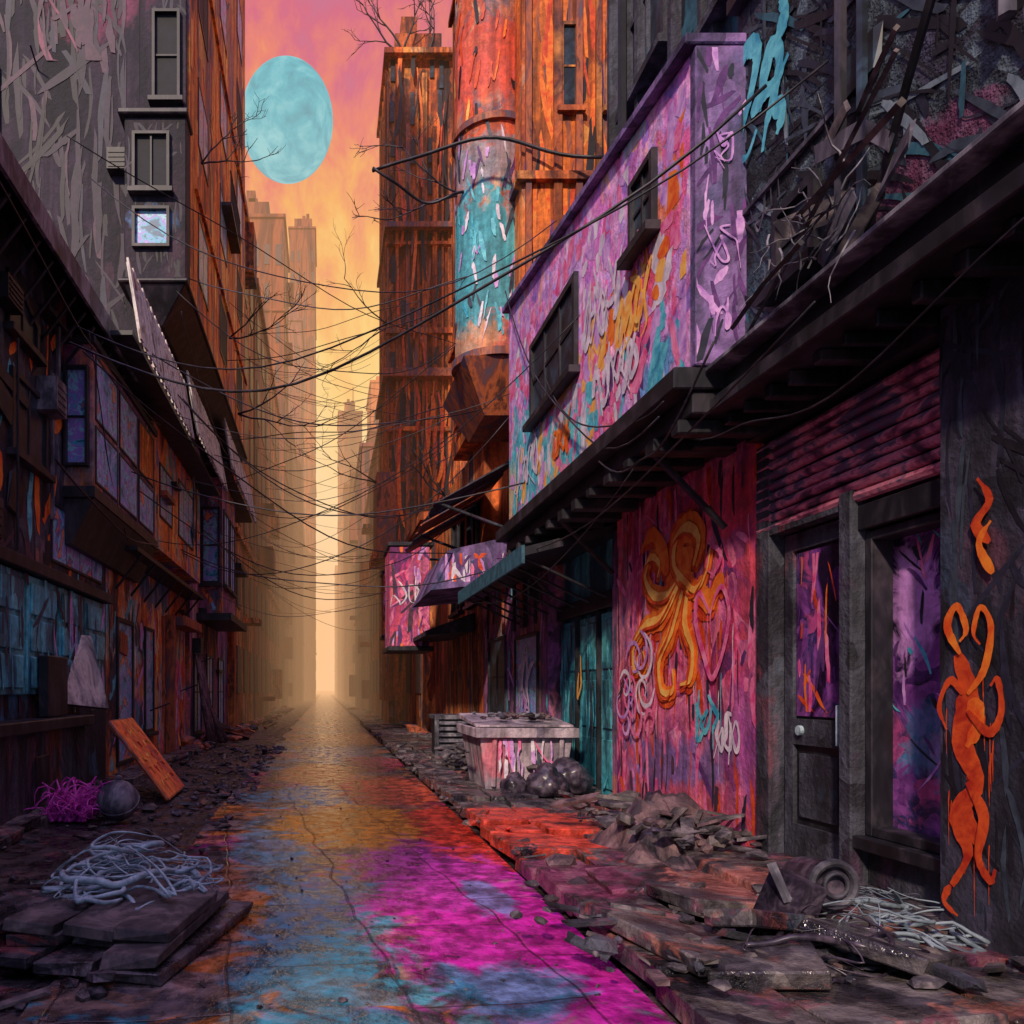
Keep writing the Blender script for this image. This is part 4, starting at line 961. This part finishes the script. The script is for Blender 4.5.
for (x,y,z,sx,sy,rx,ry,rz) in [(1.75,4.0,.17,.5,.9,.03,.12,.25),(2.25,4.55,.2,.6,.55,-.08,.1,.1),(1.95,3.6,.18,.5,.4,.1,-.1,-.3),(2.15,3.95,.26,.55,.25,-.25,.2,.5),(2.0,5.1,.18,.5,.5,.05,-.08,.0),(2.55,3.7,.22,.5,.5,.15,.2,.7)]:
    w.ob((x,y,z),(sx,sy,.08),(rx,ry,rz),0,.07)
w.build('slabs', [M_slab], b, bevel=.008)
b = emp('pipe_fitting'); w = MB()
cpt = Vector((2.62,4.12,.40)); ringpts = lambda R0,dy: [cpt+Vector((math.cos(t*math.pi/12)*R0,dy,math.sin(t*math.pi/12)*R0)) for t in range(25)]
w.tube(ringpts(.11,0),.022,0,n=8); w.tube(ringpts(.06,-.02),.012,0,n=8); w.tube([cpt+Vector((0,.02,0)),cpt+Vector((.05,.35,-.05))],.12,1,n=18)
w.tube([cpt+Vector((-.12,0,-.1)),cpt+Vector((-.3,-.1,-.05)),cpt+Vector((-.35,-.05,.12))],.025,0,n=6)
w.ob((2.38,4.1,.32),(.14,.25,.26),(.1,.3,.2),1,.1)
w.build('parts', [M_trim, M_bag], b)

# ------------------------------------------------------------------ moon
me = bpy.data.meshes.new('moon'); bm = bmesh.new(); bmesh.ops.create_uvsphere(bm, u_segments=48, v_segments=24, radius=46)
for f in bm.faces: f.smooth = True
bm.to_mesh(me); bm.free()
mm = bpy.data.materials.new('moon_surface'); mm.use_nodes = True; N = NT(mm.node_tree); mm.node_tree.nodes.clear()
geo = N.n('ShaderNodeNewGeometry'); nz = N.noise(geo.outputs['Position'], .03, 5, .6, .5)
c = N.ramp(N.mr(nz.outputs[0], .35, .65), [(.03,.36,.48),(.06,.52,.64),(.22,.68,.76)])
em = N.n('ShaderNodeEmission'); N.l(c, em.inputs[0]); em.inputs[1].default_value = 1.0
o = N.n('ShaderNodeOutputMaterial'); N.l(em.outputs[0], o.inputs[0])
try: mm.cycles.emission_sampling = 'NONE'
except Exception: pass
me.materials.append(mm); mo = bpy.data.objects.new('moon', me); scene.collection.objects.link(mo)
mo.location = (-38, 800, 570); mo.scale = (1,1,1.2)

# ------------------------------------------------------------------ haze (homogeneous volume; its warm glow is added emission, nothing scatters)
w = MB(); w.box(-80,80,27,420,-.5,40,0)
hm = bpy.data.materials.new('emissive_haze'); hm.use_nodes = True; N = NT(hm.node_tree); hm.node_tree.nodes.clear()
D_ = .0062
ab = N.n('ShaderNodeVolumeAbsorption'); ab.inputs[0].default_value = (0,0,0,1); ab.inputs[1].default_value = D_
ev = N.n('ShaderNodeEmission'); ev.inputs[0].default_value = (1.0,.54,.26,1); ev.inputs[1].default_value = D_
ad = N.n('ShaderNodeAddShader'); N.l(ab.outputs[0], ad.inputs[0]); N.l(ev.outputs[0], ad.inputs[1])
o = N.n('ShaderNodeOutputMaterial'); N.l(ad.outputs[0], o.inputs['Volume'])
w.build('haze', [hm])

# ------------------------------------------------------------------ world + sun
SUN = Vector((-.34,-.74,.52)).normalized()
wd = bpy.data.worlds.new('World'); scene.world = wd; wd.use_nodes = True
wd.node_tree.nodes.clear(); N = NT(wd.node_tree)
tc = N.n('ShaderNodeTexCoord'); nrm = N.vm('NORMALIZE', tc.outputs['Generated'])
sx = N.n('ShaderNodeSeparateXYZ'); N.l(nrm, sx.inputs[0])
st = N.noise(N.vm('MULTIPLY', nrm, (26,26,1.6)), 1.0, 4, .65, .3)
zz = N.m('ADD', sx.outputs['Z'], N.m('MULTIPLY', N.m('SUBTRACT', st.outputs[0], .5), .36))
front = N.ramp(zz, [lin((255,248,214))[:3]+(1,0.0), lin((255,242,186))[:3]+(1,.2), lin((253,216,120))[:3]+(1,.38), lin((246,174,92))[:3]+(1,.48),
                    lin((232,120,106))[:3]+(1,.57), lin((208,88,130))[:3]+(1,.66), lin((150,120,170))[:3]+(1,.85)])
back = N.ramp(sx.outputs['Z'], [lin((110,136,176))[:3]+(1,0.0), lin((140,140,186))[:3]+(1,.5), lin((160,140,186))[:3]+(1,1.0)])
k = N.mr(sx.outputs['Y'], .0, .4)
colr = N.mix(k, back, front)
sky = N.n('ShaderNodeTexSky', sky_type='NISHITA'); sky.sun_disc = False
sky.sun_elevation = math.asin(SUN.z); sky.sun_rotation = math.atan2(SUN.x, SUN.y)
stg = N.m('ADD', N.m('ADD', 1.0, N.mr(sx.outputs['Z'], .68, .85, 0, 2.3)), N.m('MULTIPLY', N.m('SUBTRACT', 1.0, k), .35))
b1 = N.n('ShaderNodeBackground'); N.l(colr, b1.inputs[0]); N.l(stg, b1.inputs[1])
b2 = N.n('ShaderNodeBackground'); N.l(sky.outputs[0], b2.inputs[0]); b2.inputs[1].default_value = .008
ad = N.n('ShaderNodeAddShader'); N.l(b1.outputs[0], ad.inputs[0]); N.l(b2.outputs[0], ad.inputs[1])
o = N.n('ShaderNodeOutputWorld'); N.l(ad.outputs[0], o.inputs[0])
sl = bpy.data.lights.new('sun', 'SUN'); sl.energy = 3.4; sl.angle = math.radians(3); sl.color = (1,.80,.62)
so = bpy.data.objects.new('sun', sl); scene.collection.objects.link(so); so.rotation_euler = SUN.to_track_quat('Z','Y').to_euler()

# ------------------------------------------------------------------ camera
cd = bpy.data.cameras.new('camera'); cam = bpy.data.objects.new('camera', cd); scene.collection.objects.link(cam)
cam.location = (0,0,1.4); cam.rotation_euler = (math.radians(90),0,0)
cd.sensor_width = 36; cd.lens = 28.125; cd.shift_x = .1826; cd.shift_y = .174; cd.clip_end = 3000; cd.clip_start = .05
scene.camera = cam
scene.view_settings.view_transform = 'Standard'; scene.view_settings.look = 'None'; scene.view_settings.exposure = 0
